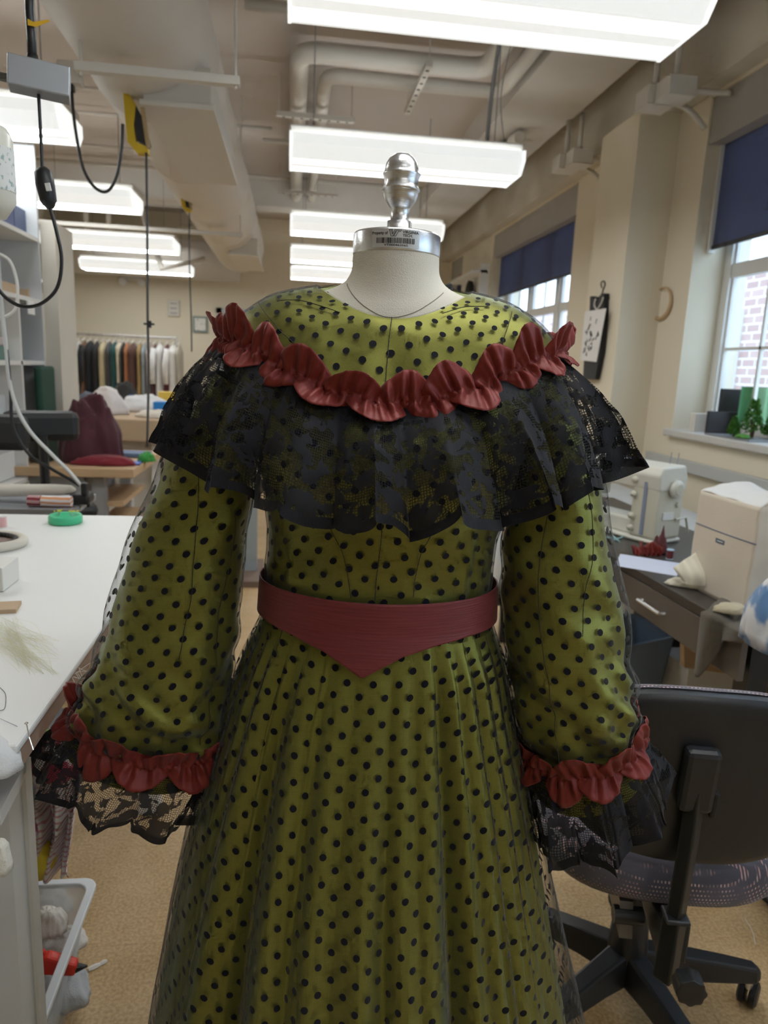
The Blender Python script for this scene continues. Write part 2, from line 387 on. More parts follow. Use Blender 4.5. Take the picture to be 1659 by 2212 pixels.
ll = ['nearest and highest fluorescent light in the left row, beside the black switch cord', 'second fluorescent light in the left row, its right end under the looped cord',
      'third fluorescent light in the left row, crossed by the hanging thin cord', 'farthest and lowest fluorescent light in the left row above the clothes rail']
for (x0, x1, y), l_ in zip(((-2.5, -1.15, 4.2), (-2.5, -1.19, 6.05), (-2.56, -1.22, 8.2), (-2.72, -1.33, 10.2)), ll): fixture(x0, x1, y, l_)
for y in (2.3,): fixture(-2.5, -1.15, y, 'fluorescent light of the left row hanging outside the frame, at %s' % ('the shelving' if y > 1 else 'the cabinet'))
# ------------------------------------------------------------------ duct and pipes
t = thing('ventilation_duct', (-.66, 5.5, 2.48), 'large round painted ventilation duct running to the back wall', 'duct')
prof = []
for k in range(9):
    y = -1+k*1.2; prof += [(.298, y), (.298, y+1.16), (.303, y+1.17), (.303, y+1.19)]
MB().lathe([(r, y) for r, y in prof if y < 9.45]+[(.298, 9.5), (.27, 9.56), (.15, 9.6)], (-.66, 0, 2.79), 48, 'Y').build('duct_tube', M_duct, t, smooth=True)
MB().cyl((-3.3, 10.85, 2.78), (-.75, 10.85, 2.78), .27, n=36).build('branch_duct', M_duct, t, smooth=True)
for y0, y1 in ((3.42, 4.72), (7.7, 8.9)):
    b = MB().mm((-.64, y0, 2.47), (-.36, y1, 2.62)).build('diffuser', M_offw, t)
    MB().mm((-.655, y0-.015, 2.45), (-.345, y1+.015, 2.469)).build('diffuser_flange', M_offw, b)
for (y, x0, x1, zt, lb, hx) in ((3.0, -.80, -.21, 2.445, 'painted steel channel hung under the duct by two rods, nearest', (-.78, -.225)), (6.4, -2.2, -.42, 2.45, 'long painted steel channel under the duct and above the second light', (-2.1, -.44))):
    t = thing('hanger_channel', ((x0+x1)/2, y, zt), lb, 'duct hanger')
    MB().mm((x0, y-.02, zt-.03), (x1, y+.02, zt)).build('channel', M_offw, t)
    for x in hx: MB().cyl((x, y, zt-.04), (x, y, ZC), .006, n=8).build('threaded_rod', M_offw, t)
def pipe(pts, r, label, name='pipe', m=None, cat='pipe', n=14, group=None):
    return tag(MB().tube(pts, r, n).build(name, m or M_offw, smooth=True), label, cat, group)
def arcpts(pts, r=.12, n=6):
    P = [Vector(p) for p in pts]; out = [P[0]]
    for i in range(1, len(P)-1):
        a = (P[i-1]-P[i]).normalized(); b = (P[i+1]-P[i]).normalized(); A = P[i]+a*r; B = P[i]+b*r
        for k in range(n+1): s = k/n; out.append(A*(1-s)**2+P[i]*2*s*(1-s)+B*s*s)
    out.append(P[-1]); return out
z1 = 3.32
pipe(arcpts([(.02, 10.8, z1), (.02, 4.98, z1), (1.22, 4.98, z1), (1.22, 1, z1)], .14), .062, 'outer insulated ceiling pipe, the larger loop with elbows near the beam')
pipe(arcpts([(.20, 10.8, z1), (.20, 5.32, z1), (1.42, 5.32, z1), (1.42, 1, z1)], .12), .048, 'inner thinner insulated ceiling pipe running beside the larger one')
for nm, (a, b) in {'near the elbow, with row of round holes': ((.80, 4.72, 3.22), (.80, 5.55, 3.22)), 'crossing under both pipes left of the finial': ((-.12, 5.85, 3.22), (.42, 5.85, 3.22)), 'farther along under both pipes': ((-.15, 8.3, 3.22), (.45, 8.3, 3.22))}.items():
    t = thing('strut_hanger', ((a[0]+b[0])/2, (a[1]+b[1])/2, 3.2), 'slotted steel strut '+nm, 'pipe hanger')
    MB().mm((a[0]-.02, a[1]-.02, 3.2), (b[0]+.02, b[1]+.02, 3.235)).build('strut', M_offw, t)
    nn = 8
    for k in range(nn):
        f_ = (k+.5)/nn; MB().cyl((a[0]+(b[0]-a[0])*f_, a[1]+(b[1]-a[1])*f_, 3.198), (a[0]+(b[0]-a[0])*f_, a[1]+(b[1]-a[1])*f_, 3.2), .012, n=10).build('slot_hole', M_blk, t)
    for e in (a, b): MB().cyl((e[0], e[1], 3.236), (e[0], e[1], ZC), .005, n=6).build('threaded_rod', M_offw, t)
for i, (y, x0, x1, r) in enumerate(((4.55, -3.3, 1.4, .016), (4.68, -.3, 1.4, .03), (6.3, -3.3, -.9, .012), (6.9, -3.3, -.2, .014), (7.25, -.3, 1.45, .02), (8.6, -3.3, 1.45, .02), (7.9, -3.3, -.9, .012))):
    pipe([(x0, y, 3.42), (x1, y, 3.42)], r, ['thin ceiling conduit crossing in front of the insulated pipes', 'painted pipe beside the thin conduit at the pipe elbow', 'thin conduit crossing the ceiling left of the duct', 'second thin conduit left of the duct, behind the looped cord',
         'painted pipe crossing above the second light right of the duct', 'far painted pipe crossing the whole ceiling', 'thin conduit above the third left light'][i], 'conduit', cat='conduit')
pipe([(-1.28, 2, 3.40), (-1.1, 9, 3.40)], .022, 'painted sprinkler pipe running left of the duct', cat='pipe')
pipe([(-1.02, 8.9, 2.55), (-1.45, 8.6, 2.38), (-1.9, 9.1, 3.49)], .03, 'bent white pipe frame above the third left light')
for k, x in enumerate((-2.4, -2.15)): pipe([(x, 9.2, 3.2), (x, 9.2, 2.6)], .03, 'short white drop pipe above the %s of the far left lights' % ('start' if k == 0 else 'middle'))
# conduit boxes at the pilaster and the soffit
for (y, lb) in ((4.28, 'at the near pilaster'), (5.65, 'beyond the pilaster')):
    for k in range(2):
        x0, yy, z0 = 2.03+.04*k, y-.16*k, 2.93+.0*k
        t = thing('junction_box', (x0, yy, z0), 'white painted junction box %s, %s one of the pair' % (lb, 'rear' if k == 0 else 'front'), 'junction box')
        MB().mm((x0-.06, yy-.09, z0), (x0+.10, yy+.07, z0+.10)).build('box', M_offw, t, bevel=.004)
        MB().mm((x0-.063, yy-.093, z0-.004), (x0+.103, yy+.073, z0-.001)).build('cover', M_offw, t)
        MB().cyl((x0+.02, yy, z0+.1), (x0+.02, yy, 3.29), .018, n=12).build('conduit', M_offw, t, smooth=True)
        MB().tube(arcpts([(x0+.1, yy-.02, z0+.05), (x0+.24, yy-.02, z0+.05-.04*(1-k)), (x0+.33, yy-.04, z0+.05-.14*(1-k))], .07), .016, 10).build('side_conduit', M_offw, t, smooth=True)
tag(MB().box((1.75, 6.3, 3.24), (.16, .22, .05)).cyl((1.75, 6.1, 3.24), (1.75, 5.9, 3.22), .05).build('occupancy_sensor', M_offw, bevel=.01), 'small white sensor box under the beam', 'sensor')
for k, (px, py) in enumerate(((1072, 220), (1100, 215))):
    a = aY(px, py, 4.36); pipe(spline([(a.x, 4.36, 3.29), (a.x-.03-.02*k, 4.36, 2.95), (a.x-.04*(1-k), 4.36, 2.665)], 6), .012 if k == 0 else .003, 'grey %s dropping from the beam to the second right light' % ('flexible conduit' if k == 0 else 'hanging wire'), 'light_cable', M_steel, 'cable')
# ------------------------------------------------------------------ dress form (all in the form's own frame: x right, y away, z up)
form = thing('dress_form', MO, 'cream linen dress form with brushed metal neck cap and finial under the green dress', 'dress form', rz=MY)
def catm(k, t): return lerpk(k, t)
# neck and shoulders: cx, W, Df, Db, zs, zf, zb, p
NK = [(.002, .0550, .055, .055, 1.551, 1.551, 1.551, 2), (.002, .0560, .056, .056, 1.535, 1.534, 1.536, 2), (.002, .0575, .058, .056, 1.520, 1.510, 1.526, 2),
      (.002, .066, .062, .060, 1.507, 1.488, 1.518, 2), (.002, .085, .068, .066, 1.497, 1.470, 1.510, 2), (.002, .125, .075, .075, 1.484, 1.445, 1.490, 2),
      (.002, .150, .085, .08, 1.455, 1.40, 1.44, 3), (.002, .150, .10, .08, 1.35, 1.33, 1.34, 3), (.002, .145, .10, .08, 1.20, 1.2, 1.2, 3), (.002, .13, .09, .07, 1.05, 1.05, 1.05, 3), (.002, .15, .09, .09, .90, .90, .90, 3), (.002, .15, .09, .09, .72, .72, .72, 3)]
def ringS(K):
    def S(phi, t):
        cx, W, Df, Db, zs, zf, zb, p = lerpk(K, t); c, s = math.cos(phi), math.sin(phi)
        a = abs(s)**p
        return Vector((cx+W*c, -Df*s if s > 0 else -Db*s, zs+((zf if s > 0 else zb)-zs)*a))
    return S
SN = ringS(NK)
MB().grid(lambda u, v: SN(2*PI*u, v*(len(NK)-1)), 72, 66, closed=True).build('torso', M_linen, form, smooth=True, local=True)
def surf_find(S, t0, t1, pts, off=.0, N=90, ph0=0, ph1=PI):
    G = []
    for j in range(N+1):
        for i in range(N*2+1):
            ph = ph0+(ph1-ph0)*i/(2*N); t = t0+(t1-t0)*j/N; G.append((proj(fromL(S(ph, t))), ph, t))
    out = []
    for px, py in pts:
        q, ph, t = min(G, key=lambda g: (g[0][0]-px)**2+(g[0][1]-py)**2)
        a = S(ph, t); n = (S(ph+.01, t)-a).cross(S(ph, t+.01)-a).normalized()
        if n.y > 0 and abs(n.y) > .2: n = -n
        if n.z < 0 and abs(n.y) <= .2: n = -n
        out.append((ph, t))
    return out
def seam(S, pt, r, off, n=10):
    P = spline([(a, b, 0) for a, b in pt], n); V = []
    for q in P:
        a = S(q.x, q.y); nn = (S(q.x, q.y+.01)-a).cross(S(q.x+.01, q.y)-a).normalized(); nn = -nn if nn.dot(Vector((math.cos(q.x), -math.sin(q.x), .3))) < 0 else nn; V.append(a+nn*off)
    return MB().tube(V, r, 5)
M_seam = cloth('dark_seam_thread', (.03, .03, .012))
M_seaml = cloth('linen_seam', (.20, .18, .14))
seam(SN, surf_find(SN, 2, 6, [(750, 612), (765, 640), (795, 668), (838, 685), (885, 678), (930, 655), (958, 632)]), .0005, .0001).build('neck_seam', M_seaml, form, local=True)
# metal cap
cz = L(855, 541, -.056).z; PT = L(855, 489, -.056).z-cz
cap = MB().lathe([(.0, cz), (.0555, cz), (.0562, cz+.002), (.0562, cz+PT-.003), (.0545, cz+PT-.0003), (.015, cz+PT), (.0, cz+PT)], (.002, 0, 0), 96, cap=False).build('neck_plate', M_alu, form, smooth=True, local=True)
fx = lambda py: L(858, py, 0).z
fp = [(.0158, 515), (.0158, 479), (.0118, 478), (.0118, 452), (.0135, 449), (.0190, 436), (.0218, 424), (.0222, 413), (.0243, 411.5), (.0232, 408), (.0214, 399), (.0217, 388), (.0238, 379), (.0240, 377), (.0222, 374), (.0218, 366), (.0200, 354), (.0165, 343), (.0115, 335), (.0058, 331), (.0001, 329.5)]
MB().lathe([(r, fx(p_)) for r, p_ in fp], (.0045, 0, 0), 64, cap=False).build('finial', M_alu, form, smooth=True, local=True)
def textmesh(s, size, shear=0, ex_=0):
    cu = bpy.data.curves.new('t', 'FONT'); cu.body = s; cu.size = size; cu.shear = shear; cu.resolution_u = 3; cu.offset = size*.022
    o = bpy.data.objects.new('t', cu); COL.objects.link(o); dg = bpy.context.evaluated_depsgraph_get()
    me = o.evaluated_get(dg).to_mesh(); V = [tuple(v.co) for v in me.vertices]; Fs = [tuple(p.vertices) for p in me.polygons]
    o.evaluated_get(dg).to_mesh_clear(); bpy.data.objects.remove(o); bpy.data.curves.remove(cu); return V, Fs
# asset sticker bent round the plate: local sticker coords (sx, sz) in metres
def bend(x, z, off):
    R = .0562+off; a = x/.0562; return Vector((.002+R*math.sin(a), -R*math.cos(a), z))
SX0, SX1, SZ0, SZ1 = -.0325, .0285, cz+.0035, cz+.0250
MB().grid(lambda u, v: bend(SX0+(SX1-SX0)*u, SZ0+(SZ1-SZ0)*v, .0003), 24, 2).build('asset_label', mat('silver_sticker', (.62, .63, .64), .4, .3), form, local=True)
M_ink = mat('black_ink', (.01, .01, .012), .6)
ink = MB()
def puttext(s, size, x, z, sxx=1, shear=0, maxw=None):
    V, Fs = textmesh(s, size, shear); wv = max(v[0] for v in V)
    k = maxw/wv if maxw else sxx
    ink.add([bend(x+v[0]*k, z+v[1], .0006) for v in V], Fs)
puttext('Property of', .0048, -.0318, SZ1-.0065, maxw=.0205)
puttext('VIRGINIA', .0044, .0065, SZ1-.0048, maxw=.0205)
puttext('TECH.', .0044, .0068, SZ1-.0088, maxw=.0125)
puttext('VT000462565', .0034, -.0155, SZ0+.0016, maxw=.029)
random.seed(5); x = -.0255
while x < .0220:
    wd = random.choice((.0004, .0004, .0008, .0012)); ink.add([bend(x, SZ0+.0048, .0006), bend(x+wd, SZ0+.0048, .0006), bend(x+wd, SZ0+.0112, .0006), bend(x, SZ0+.0112, .0006)], [(0, 1, 2, 3)]); x += wd+random.choice((.0004, .0006, .0008))
def stroke(pts, wd=.0006):
    for a, b in zip(pts, pts[1:]):
        a, b = Vector(a), Vector(b); d = (b-a).normalized()*wd/2; n = Vector((-d.y, d.x)); a = a-d; b = b+d
        ink.add([bend(*(a+n), .0006), bend(*(b+n), .0006), bend(*(b-n), .0006), bend(*(a-n), .0006)], [(3, 2, 1, 0)])
lx, lz = -.0095, SZ1-.0086
S_ = lambda P: [(lx+x*.001, lz+z*.001) for x, z in P]
stroke(S_([(0, 7.3), (3.4, 7.3), (4.2, 2.6), (6.8, 7.3), (14.6, 7.3), (13.4, 5.4), (10.9, 5.4), (7.9, 0), (5.4, 0), (8.4, 5.4), (7.4, 5.4), (4.4, 0), (2.1, 0), (0, 7.3)]))
stroke(S_([(1.6, 6.2), (2.6, 6.2), (3.5, 1.4)]), .0004); stroke(S_([(8, 6.4), (12.6, 6.4)]), .0004)
ink.build('printed_text', M_ink, form, local=True)
pole = MB().cyl((.002, .0, .12), (.002, 0, .74), .018).build('pole', M_steel, form, local=True)
MB().cyl((.002, 0, 0), (.002, 0, .06), .22, .20, 40).cyl((.002, 0, .06), (.002, 0, .121), .05, .03).build('base', M_blk, form, local=True)
# ------------------------------------------------------------------ the dress
dress = thing('dress', MO, 'olive green satin dress under black polka dot net with lace ruffles and red trim', 'dress', rz=MY)
TK = [(.002, .1010, .076, .066, 1.4995, 1.459, 1.520, 2.2), (.0, .166, .100, .095, 1.480, 1.415, 1.465, 2.6), (.0, .222, .118, .12, 1.425, 1.358, 1.385, 3.6), (.0, .192, .140, .115, 1.335, 1.30, 1.31, 3),
      (.002, .163, .128, .10, 1.21, 1.205, 1.205, 3), (-.002, .157, .114, .09, 1.14, 1.14, 1.14, 2), (-.003, .157, .110, .088, 1.08, 1.08, 1.08, 2), (-.003, .16, .112, .09, 1.05, 1.05, 1.05, 2)]
ST0 = ringS(TK)
def wr(p, amp, s=9): return amp*(noise.noise(Vector(p)*s))
def ST(ph, t):
    q = ST0(ph, t); n = Vector((math.cos(ph), -math.sin(ph), .25))
    k = min(1, max(0, t*1.2-.1)); a = .0035*k
    q = q+n*(a*noise.noise(Vector((q.x*22, q.z*14, 3)))+a*.8*noise.noise(Vector((q.x*9+q.z*30, q.z*16-q.x*16, 8))))
    if t > 3.6:   # small tucks near the waist
        q = q+n*(.0022*math.exp(-((math.cos(ph)-.70)/.035)**2)-.0022*math.exp(-((math.cos(ph)-.77)/.03)**2)+.002*math.exp(-((math.cos(ph)+.72)/.03)**2))*min(1, (t-3.6))
    return q
def arcuv(S, phs, ts, tref, sgnrot=.0, flip=1):
    P = [[S(ph, t) for ph in phs] for t in ts]
    U = []; n = len(phs)
    for r in P:
        a = [0]
        for i in range(1, n): a.append(a[-1]+(r[i]-r[i-1]).length)
        mid = a[n//2]; U.append([x-mid for x in a])
    jr = min(range(len(ts)), key=lambda j: abs(ts[j]-tref)); Vv = [[0]*n for _ in ts]
    for i in range(n):
        Vv[jr][i] = -P[jr][i].z
        for j in range(jr+1, len(ts)): Vv[j][i] = Vv[j-1][i]+(P[j][i]-P[j-1][i]).length
        for j in range(jr-1, -1, -1): Vv[j][i] = Vv[j+1][i]-(P[j][i]-P[j+1][i]).length
    return P, U, Vv
def sheet(name, S, phs, ts, tref, m, parent, off=0, rot=0, P0=None, vconst=False, uvs=(1, 1)):
    P, U, V = arcuv(S, phs, ts, tref)
    n, k = len(phs), len(ts); mb = MB()
    for j in range(k):
        for i in range(n):
            p = P[j][i]
            if off:
                a = P[j][min(n-1, i+1)]-P[j][max(0, i-1)]; b = P[min(k-1, j+1)][i]-P[max(0, j-1)][i]
                nn = b.cross(a); nn = nn.normalized() if nn.length > 1e-9 else Vector((0, 0, 1)); p = p+nn*(off(phs[i], ts[j]) if callable(off) else off)
            mb.v.append(p)
    for j in range(k-1):
        for i in range(n-1): a = j*n+i; mb.f.append((a, a+1, a+n+1, a+n))
    def uv(p):
        f = p.index; j, i = divmod(f, n-1); out = []
        sg = -1 if i < (n-1)//2 else 1; c, s = math.cos(rot*sg), math.sin(rot*sg)
        for (jj, ii) in ((j, i), (j, i+1), (j+1, i+1), (j+1, i)):
            u, v = U[jj][ii]*uvs[0], V[jj][ii]*uvs[1]; out.append((u*c-v*s, -(u*s+v*c)))
        return out
    return mb.build(name, m, parent, smooth=True, local=True, uv=uv)
ph_t = [PI*1.5-2*PI*i/200 for i in range(201)]   # from centre back over the left side (x<0) and the front
def R_(a, b, n): return [a+(b-a)*i/n for i in range(n+1)]
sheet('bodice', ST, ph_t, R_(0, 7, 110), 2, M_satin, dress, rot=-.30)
sheet('bodice_net', ST, ph_t, R_(0, 7, 110), 2, M_tulle, dress, off=.0030, rot=-.30)
# neck facing inside the collar
NF = ringS([(.002, .1005, .0755, .0655, 1.4990, 1.4585, 1.5195, 2.2), (.002, .095, .072, .062, 1.485, 1.447, 1.50, 2.2), (.002, .093, .070, .060, 1.465, 1.43, 1.475, 2.2)])
MB().grid(lambda u, v: NF(2*PI*u, v*2), 90, 8, closed=True).build('neck_facing', cloth('pale_green_facing', (.42, .50, .22)), dress, smooth=True, local=True)
def sm(name, ptlist, S=ST, t0=0, t1=7, r=.00055, off=.0034):
    pt = surf_find(S, t0, t1, ptlist, N=110); seam(S, pt, r, off).build(name, M_seam, dress, local=True)
def sm2(name, f, ts, S=ST, r=.00055, off=.0034):
    seam(S, [(f(t), t) for t in ts], r, off, 6).build(name, M_seam, dress, local=True)
sm2('centre_seam', lambda t: PI/2+.02, R_(0, 6, 14))
sm('shoulder_seam', [(562, 655), (580, 685), (604, 715), (630, 738), (662, 765)], t0=.5, t1=2.2)
sm('shoulder_seam', [(1103, 678), (1096, 705), (1085, 740), (1075, 775), (1062, 810)], t0=.5, t1=2.2)
sm('front_seam', [(690, 1082), (718, 1140), (740, 1190), (752, 1240), (757, 1290)], t0=3, t1=7)
sm('front_seam', [(963, 1095), (935, 1140), (910, 1190), (898, 1240), (891, 1290)], t0=3, t1=7)
sm('yoke_seam', [(600, 655), (650, 655), (700, 668), (735, 680)], t0=0, t1=1.5)
sm('yoke_seam', [(1045, 667), (1000, 668), (955, 680)], t0=0, t1=1.5)
# ---- skirt
SKR = [(1255, 572, 1057), (1310, 572, 1060), (1345, 563, 1066), (1400, 542, 1080), (1500, 503, 1100), (1650, 458, 1130), (1800, 418, 1153), (1950, 385, 1178), (2100, 357, 1203), (2212, 343, 1218)]
sk = []
for y, a, b in SKR:
    p, q = L(a, y), L(b, y); sk.append(((p.x+q.x)/2, (q.x-p.x)/2, (p.z+q.z)/2))
zlast = sk[-1][2]; zz = zlast
while zz > .10: zz -= .08; sk.append((sk[-1][0], sk[-1][1]+.011, zz))
ZT = sk[0][2]
def skprof(z):
    for i in range(len(sk)-1):
        if z >= sk[i+1][2] or i == len(sk)-2:
            f = (z-sk[i][2])/(sk[i+1][2]-sk[i][2]); return [sk[i][m]*(1-f)+sk[i+1][m]*f for m in (0, 1)]
FO = [(-.93, .05, .04), (-.80, .05, .06), (-.60, .07, .17), (-.335, .045, .07), (-.12, .05, .03), (.13, .04, .06), (.30, .05, .045), (.47, .055, .13), (.62, .03, .06), (.74, .03, .075), (.84, .03, .07), (.93, .03, .06)]
FO2 = [(math.acos(c), wd*1.0/max(.35, math.sqrt(1-c*c)), d) for c, wd, d in FO]
def SK(ph, z):
    s = max(0, min(1, (ZT-z)/.80)); cx, W = skprof(z)
    Df = .108+.20*s**1.12; Db = .09+.26*s**.85
    c, sn = math.cos(ph), math.sin(ph); f = 0; A = max(0, (s-.03))**.62*1.35
    if sn > -.15:
        for a, wd, d in FO2:
            x = (ph-a)/(wd*(1+.5*s)); 
            if abs(x) < 3.2: f -= d*1.5*math.exp(-abs(x)**1.35)*A; f += d*.45*(math.exp(-(x-1.9)**2)+math.exp(-(x+1.9)**2))*A
        # knife pleats pressed in at the waist
        k = max(0, min(1, (abs(c)-.28)/.15))*math.exp(-s/.32)
        wv = (ph*9.5/PI*2+.2) % 1.0
        f += .075*k*((1-wv) if c > 0 else wv)*(.4+min(1, s*9))*1.0-.03*k
    else:
        f += .03*A*math.sin(ph*22)
    kt = max(0, min(1, (1.065-z)/.07)); f = f*kt-.03*(1-kt)
    nz = noise.noise(Vector((c*3, sn*3, z*3.2)))*.030*s+noise.noise(Vector((c*7, sn*7, z*5+4)))*.012*s
    k2 = 1+f+nz
    return Vector((cx+W*c*(1+(f*.5+nz*.2)), (-Df if sn > 0 else -Db)*sn*k2, z))
nsk = 560
phs = [PI*1.5-2*PI*i/nsk for i in range(nsk+1)]
zs_ = R_(ZT, .07, 120)
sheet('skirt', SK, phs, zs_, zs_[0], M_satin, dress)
def SK2(ph, z):
    s = max(0, (ZT-z)/.8); q = SK(ph, z); cx, _w = skprof(z); d = Vector((q.x-cx, q.y, 0)); 
    side = max(0, math.cos(ph))**3
    e = .003+.008*s+.034*side*max(0, s-.25)+.004*s*math.sin(ph*13+z*5)
    return q+d.normalized()*e
sheet('skirt_net', SK2, phs, R_(ZT, .05, 120), ZT, M_tulle, dress)
# ---- sleeves
def sleeve(rows, bdep, seams, sgn):
    K = []
    for (a, b, yd, bd) in rows:
        A, B = L(*a, yd), L(*b, yd); K.append(tuple((A+B)/2)+tuple((B-A)/2)+(bd,))
    def S(ph, t):
        q = lerpk(K, t); c = Vector(q[:3]); a = Vector(q[3:6]); b = q[6]
        p = c+a*math.cos(ph)+Vector((0, -b*math.sin(ph), -.012*math.sin(ph) if t > len(K)-2.5 else 0))
        e = min(1, t/2)*(1 if t < len(K)-1.3 else max(.3, (len(K)-1-t)/1.3))
        n = (a.normalized()*math.cos(ph)+Vector((0, -1, 0))*math.sin(ph))
        h = .006*noise.noise(Vector((math.cos(ph)*1.3+t*.7*sgn, math.sin(ph)*1.3+t*.3, t*1.1+sgn*5)))+.008*max(0, t-3.0)*noise.noise(Vector((math.cos(ph)*2.2-t, math.sin(ph)*2+sgn, t*1.7)))*.6
        if t > len(K)-2: h += .004*math.sin(ph*16+2*noise.noise(Vector((ph*2, 0, 0))))*(t-(len(K)-2))
        return p+n*h*e
    phs = [PI*1.5-2*PI*i/120 for i in range(121)]
    n = len(K)-1
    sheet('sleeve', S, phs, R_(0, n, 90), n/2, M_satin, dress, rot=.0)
    sheet('sleeve_net', S, phs, R_(0, n, 90), n/2, M_tulle, dress, off=lambda ph, t: (.0035+.007*max(0, -math.cos(ph)*sgn)**4*math.sin(PI*min(1, t/n))), rot=.0)
    for s_ in seams:
        pt = surf_find(S, 0, n, s_, N=60); seam(S, pt, .0006, .0045).build('sleeve_seam', M_seam, dress, local=True)
    return S, K
rowsL = [((470, 800), (570, 850), .0, .055), ((412, 900), (560, 950), -.0, .062), ((355, 1010), (540, 1070), -.0, .068), ((296, 1150), (524, 1170), -.005, .074), ((258, 1290), (512, 1300), -.01, .078), ((222, 1400), (500, 1420), -.015, .080), ((193, 1475), (488, 1530), -.02, .078), ((172, 1530), (470, 1600), -.02, .068), ((180, 1560), (448, 1632), -.02, .055)]
SL, KL = sleeve(rowsL, .07, [[(432, 1010), (424, 1130), (413, 1250), (402, 1340), (390, 1430)], [(505, 1100), (492, 1200), (470, 1330), (450, 1480), (430, 1610)]], 1)
rowsR = [((1110, 850), (1205, 800), .0, .055), ((1108, 950), (1245, 900), -.0, .062), ((1102, 1060), (1282, 1020), -.0, .068), ((1087, 1180), (1312, 1170), -.005, .074), ((1088, 1300), (1334, 1290), -.01, .078), ((1098, 1420), (1346, 1410), -.015, .08), ((1115, 1530), (1364, 1510), -.02, .078), ((1135, 1615), (1372, 1575), -.02, .066), ((1158, 1660), (1362, 1605), -.02, .055)]
SR, KR = sleeve(rowsR, .07, [[(1190, 1080), (1170, 1190), (1170, 1330), (1185, 1450), (1200, 1560), (1220, 1660)], [(1262, 1050), (1272, 1160), (1262, 1260), (1255, 1370)]], -1)
# ---- lace ruffles
def ruffle(name, T, H, nf, amp, seedv, length, nsc=14, m=M_lace, nu=900, nv=34, curl=.30, lift=0):
    def S(s, v):
        w_ = s+.011*noise.noise(Vector((math.cos(2*PI*s)*4, math.sin(2*PI*s)*4, seedv)))
        ph = 2*PI*s; a, b = T(ph), H(ph)
        e = .01; tg = (H(ph+e)-H(ph-e)); tg.normalize(); dn = (b-a).normalized(); n = tg.cross(dn).normalized()
        k = 2*PI*nf*w_
        am = amp*(.45+1.2*abs(noise.noise(Vector((math.cos(ph)*6, math.sin(ph)*6, seedv+3)))*1.6+.3))
        vv = v**1.05
        sc = .012*(abs(math.sin(2*PI*s*nsc))-.6)*v**3
        p = a.lerp(b, v)+n*(am*vv*math.cos(k)+lift*math.sin(PI*v))+tg*(-am*curl*3*vv*math.sin(2*k)*.5)
        p += dn*(sc+.010*v*noise.noise(Vector((math.cos(ph)*8, math.sin(ph)*8, 9+seedv))))
        p += n*.004*v*noise.noise(p*40)
        return p
    P = [[S(i/nu, j/nv) for i in range(nu+1)] for j in range(nv+1)]
    U = [0]
    for i in range(nu): U.append(U[-1]+(P[nv//2][i+1]-P[nv//2][i]).length)
    mb = MB()
    for r in P: mb.v += r
    n = nu+1
    for j in range(nv):
        for i in range(nu): a = j*n+i; mb.f.append((a, a+1, a+n+1, a+n))
    def uv(p):
        j, i = divmod(p.index, nu)
        return [(U[ii], (1-jj/nv)*length) for jj, ii in ((j, i), (j, i+1), (j+1, i+1), (j+1, i))]
    o = mb.build(name, m, dress, smooth=True, local=True, uv=uv); return o
RT = ringS([(.0, .224, .124, .125, 1.425, 1.354, 1.38, 3.6)])
RH = ringS([(.012, .303, .198, .19, 1.288, 1.222, 1.24, 2.0)])
ruffle('lace_ruffle', lambda p: RT(p, 0), lambda p: RH(p, 0), 19, .025, 1.0, .155, curl=.24, lift=.014)
def cuffs(K, tip, inner, low, sgn, seedv):
    q = lerpk(K, len(K)-1.9); c = Vector(q[:3]); a = Vector(q[3:6]); b = q[6]
    T = lambda ph: c+a*1.03*math.cos(ph)+Vector((0, -b*1.10*math.sin(ph), -.016*math.sin(ph)))
    A, B = L(*tip, -.02), L(*inner, -.02); C = (A+B)/2; hv = (B-A)/2; lo = L(*low, -.08)
    H = lambda ph: C+hv*math.cos(ph)+Vector((0, -(.085)*math.sin(ph), (-(C.z-lo.z) if math.sin(ph) > 0 else -.01)*abs(math.sin(ph))**1.3))
    MB().grid(lambda u, v: T(2*PI*u).lerp(H(2*PI*u), .48*v)+(c-T(2*PI*u))*.12, 60, 12, closed=True).build('cuff_facing', M_satin, dress, smooth=True, local=True)
    ruffle('cuff_lace', T, H, 8, .014, seedv, .105, nsc=5, nu=460, nv=26, lift=.006)
    return T
TL_ = cuffs(KL, (85, 1650), (428, 1768), (240, 1758), 1, 4.0)
TR_ = cuffs(KR, (1140, 1790), (1440, 1690), (1285, 1840), -1, 7.0)
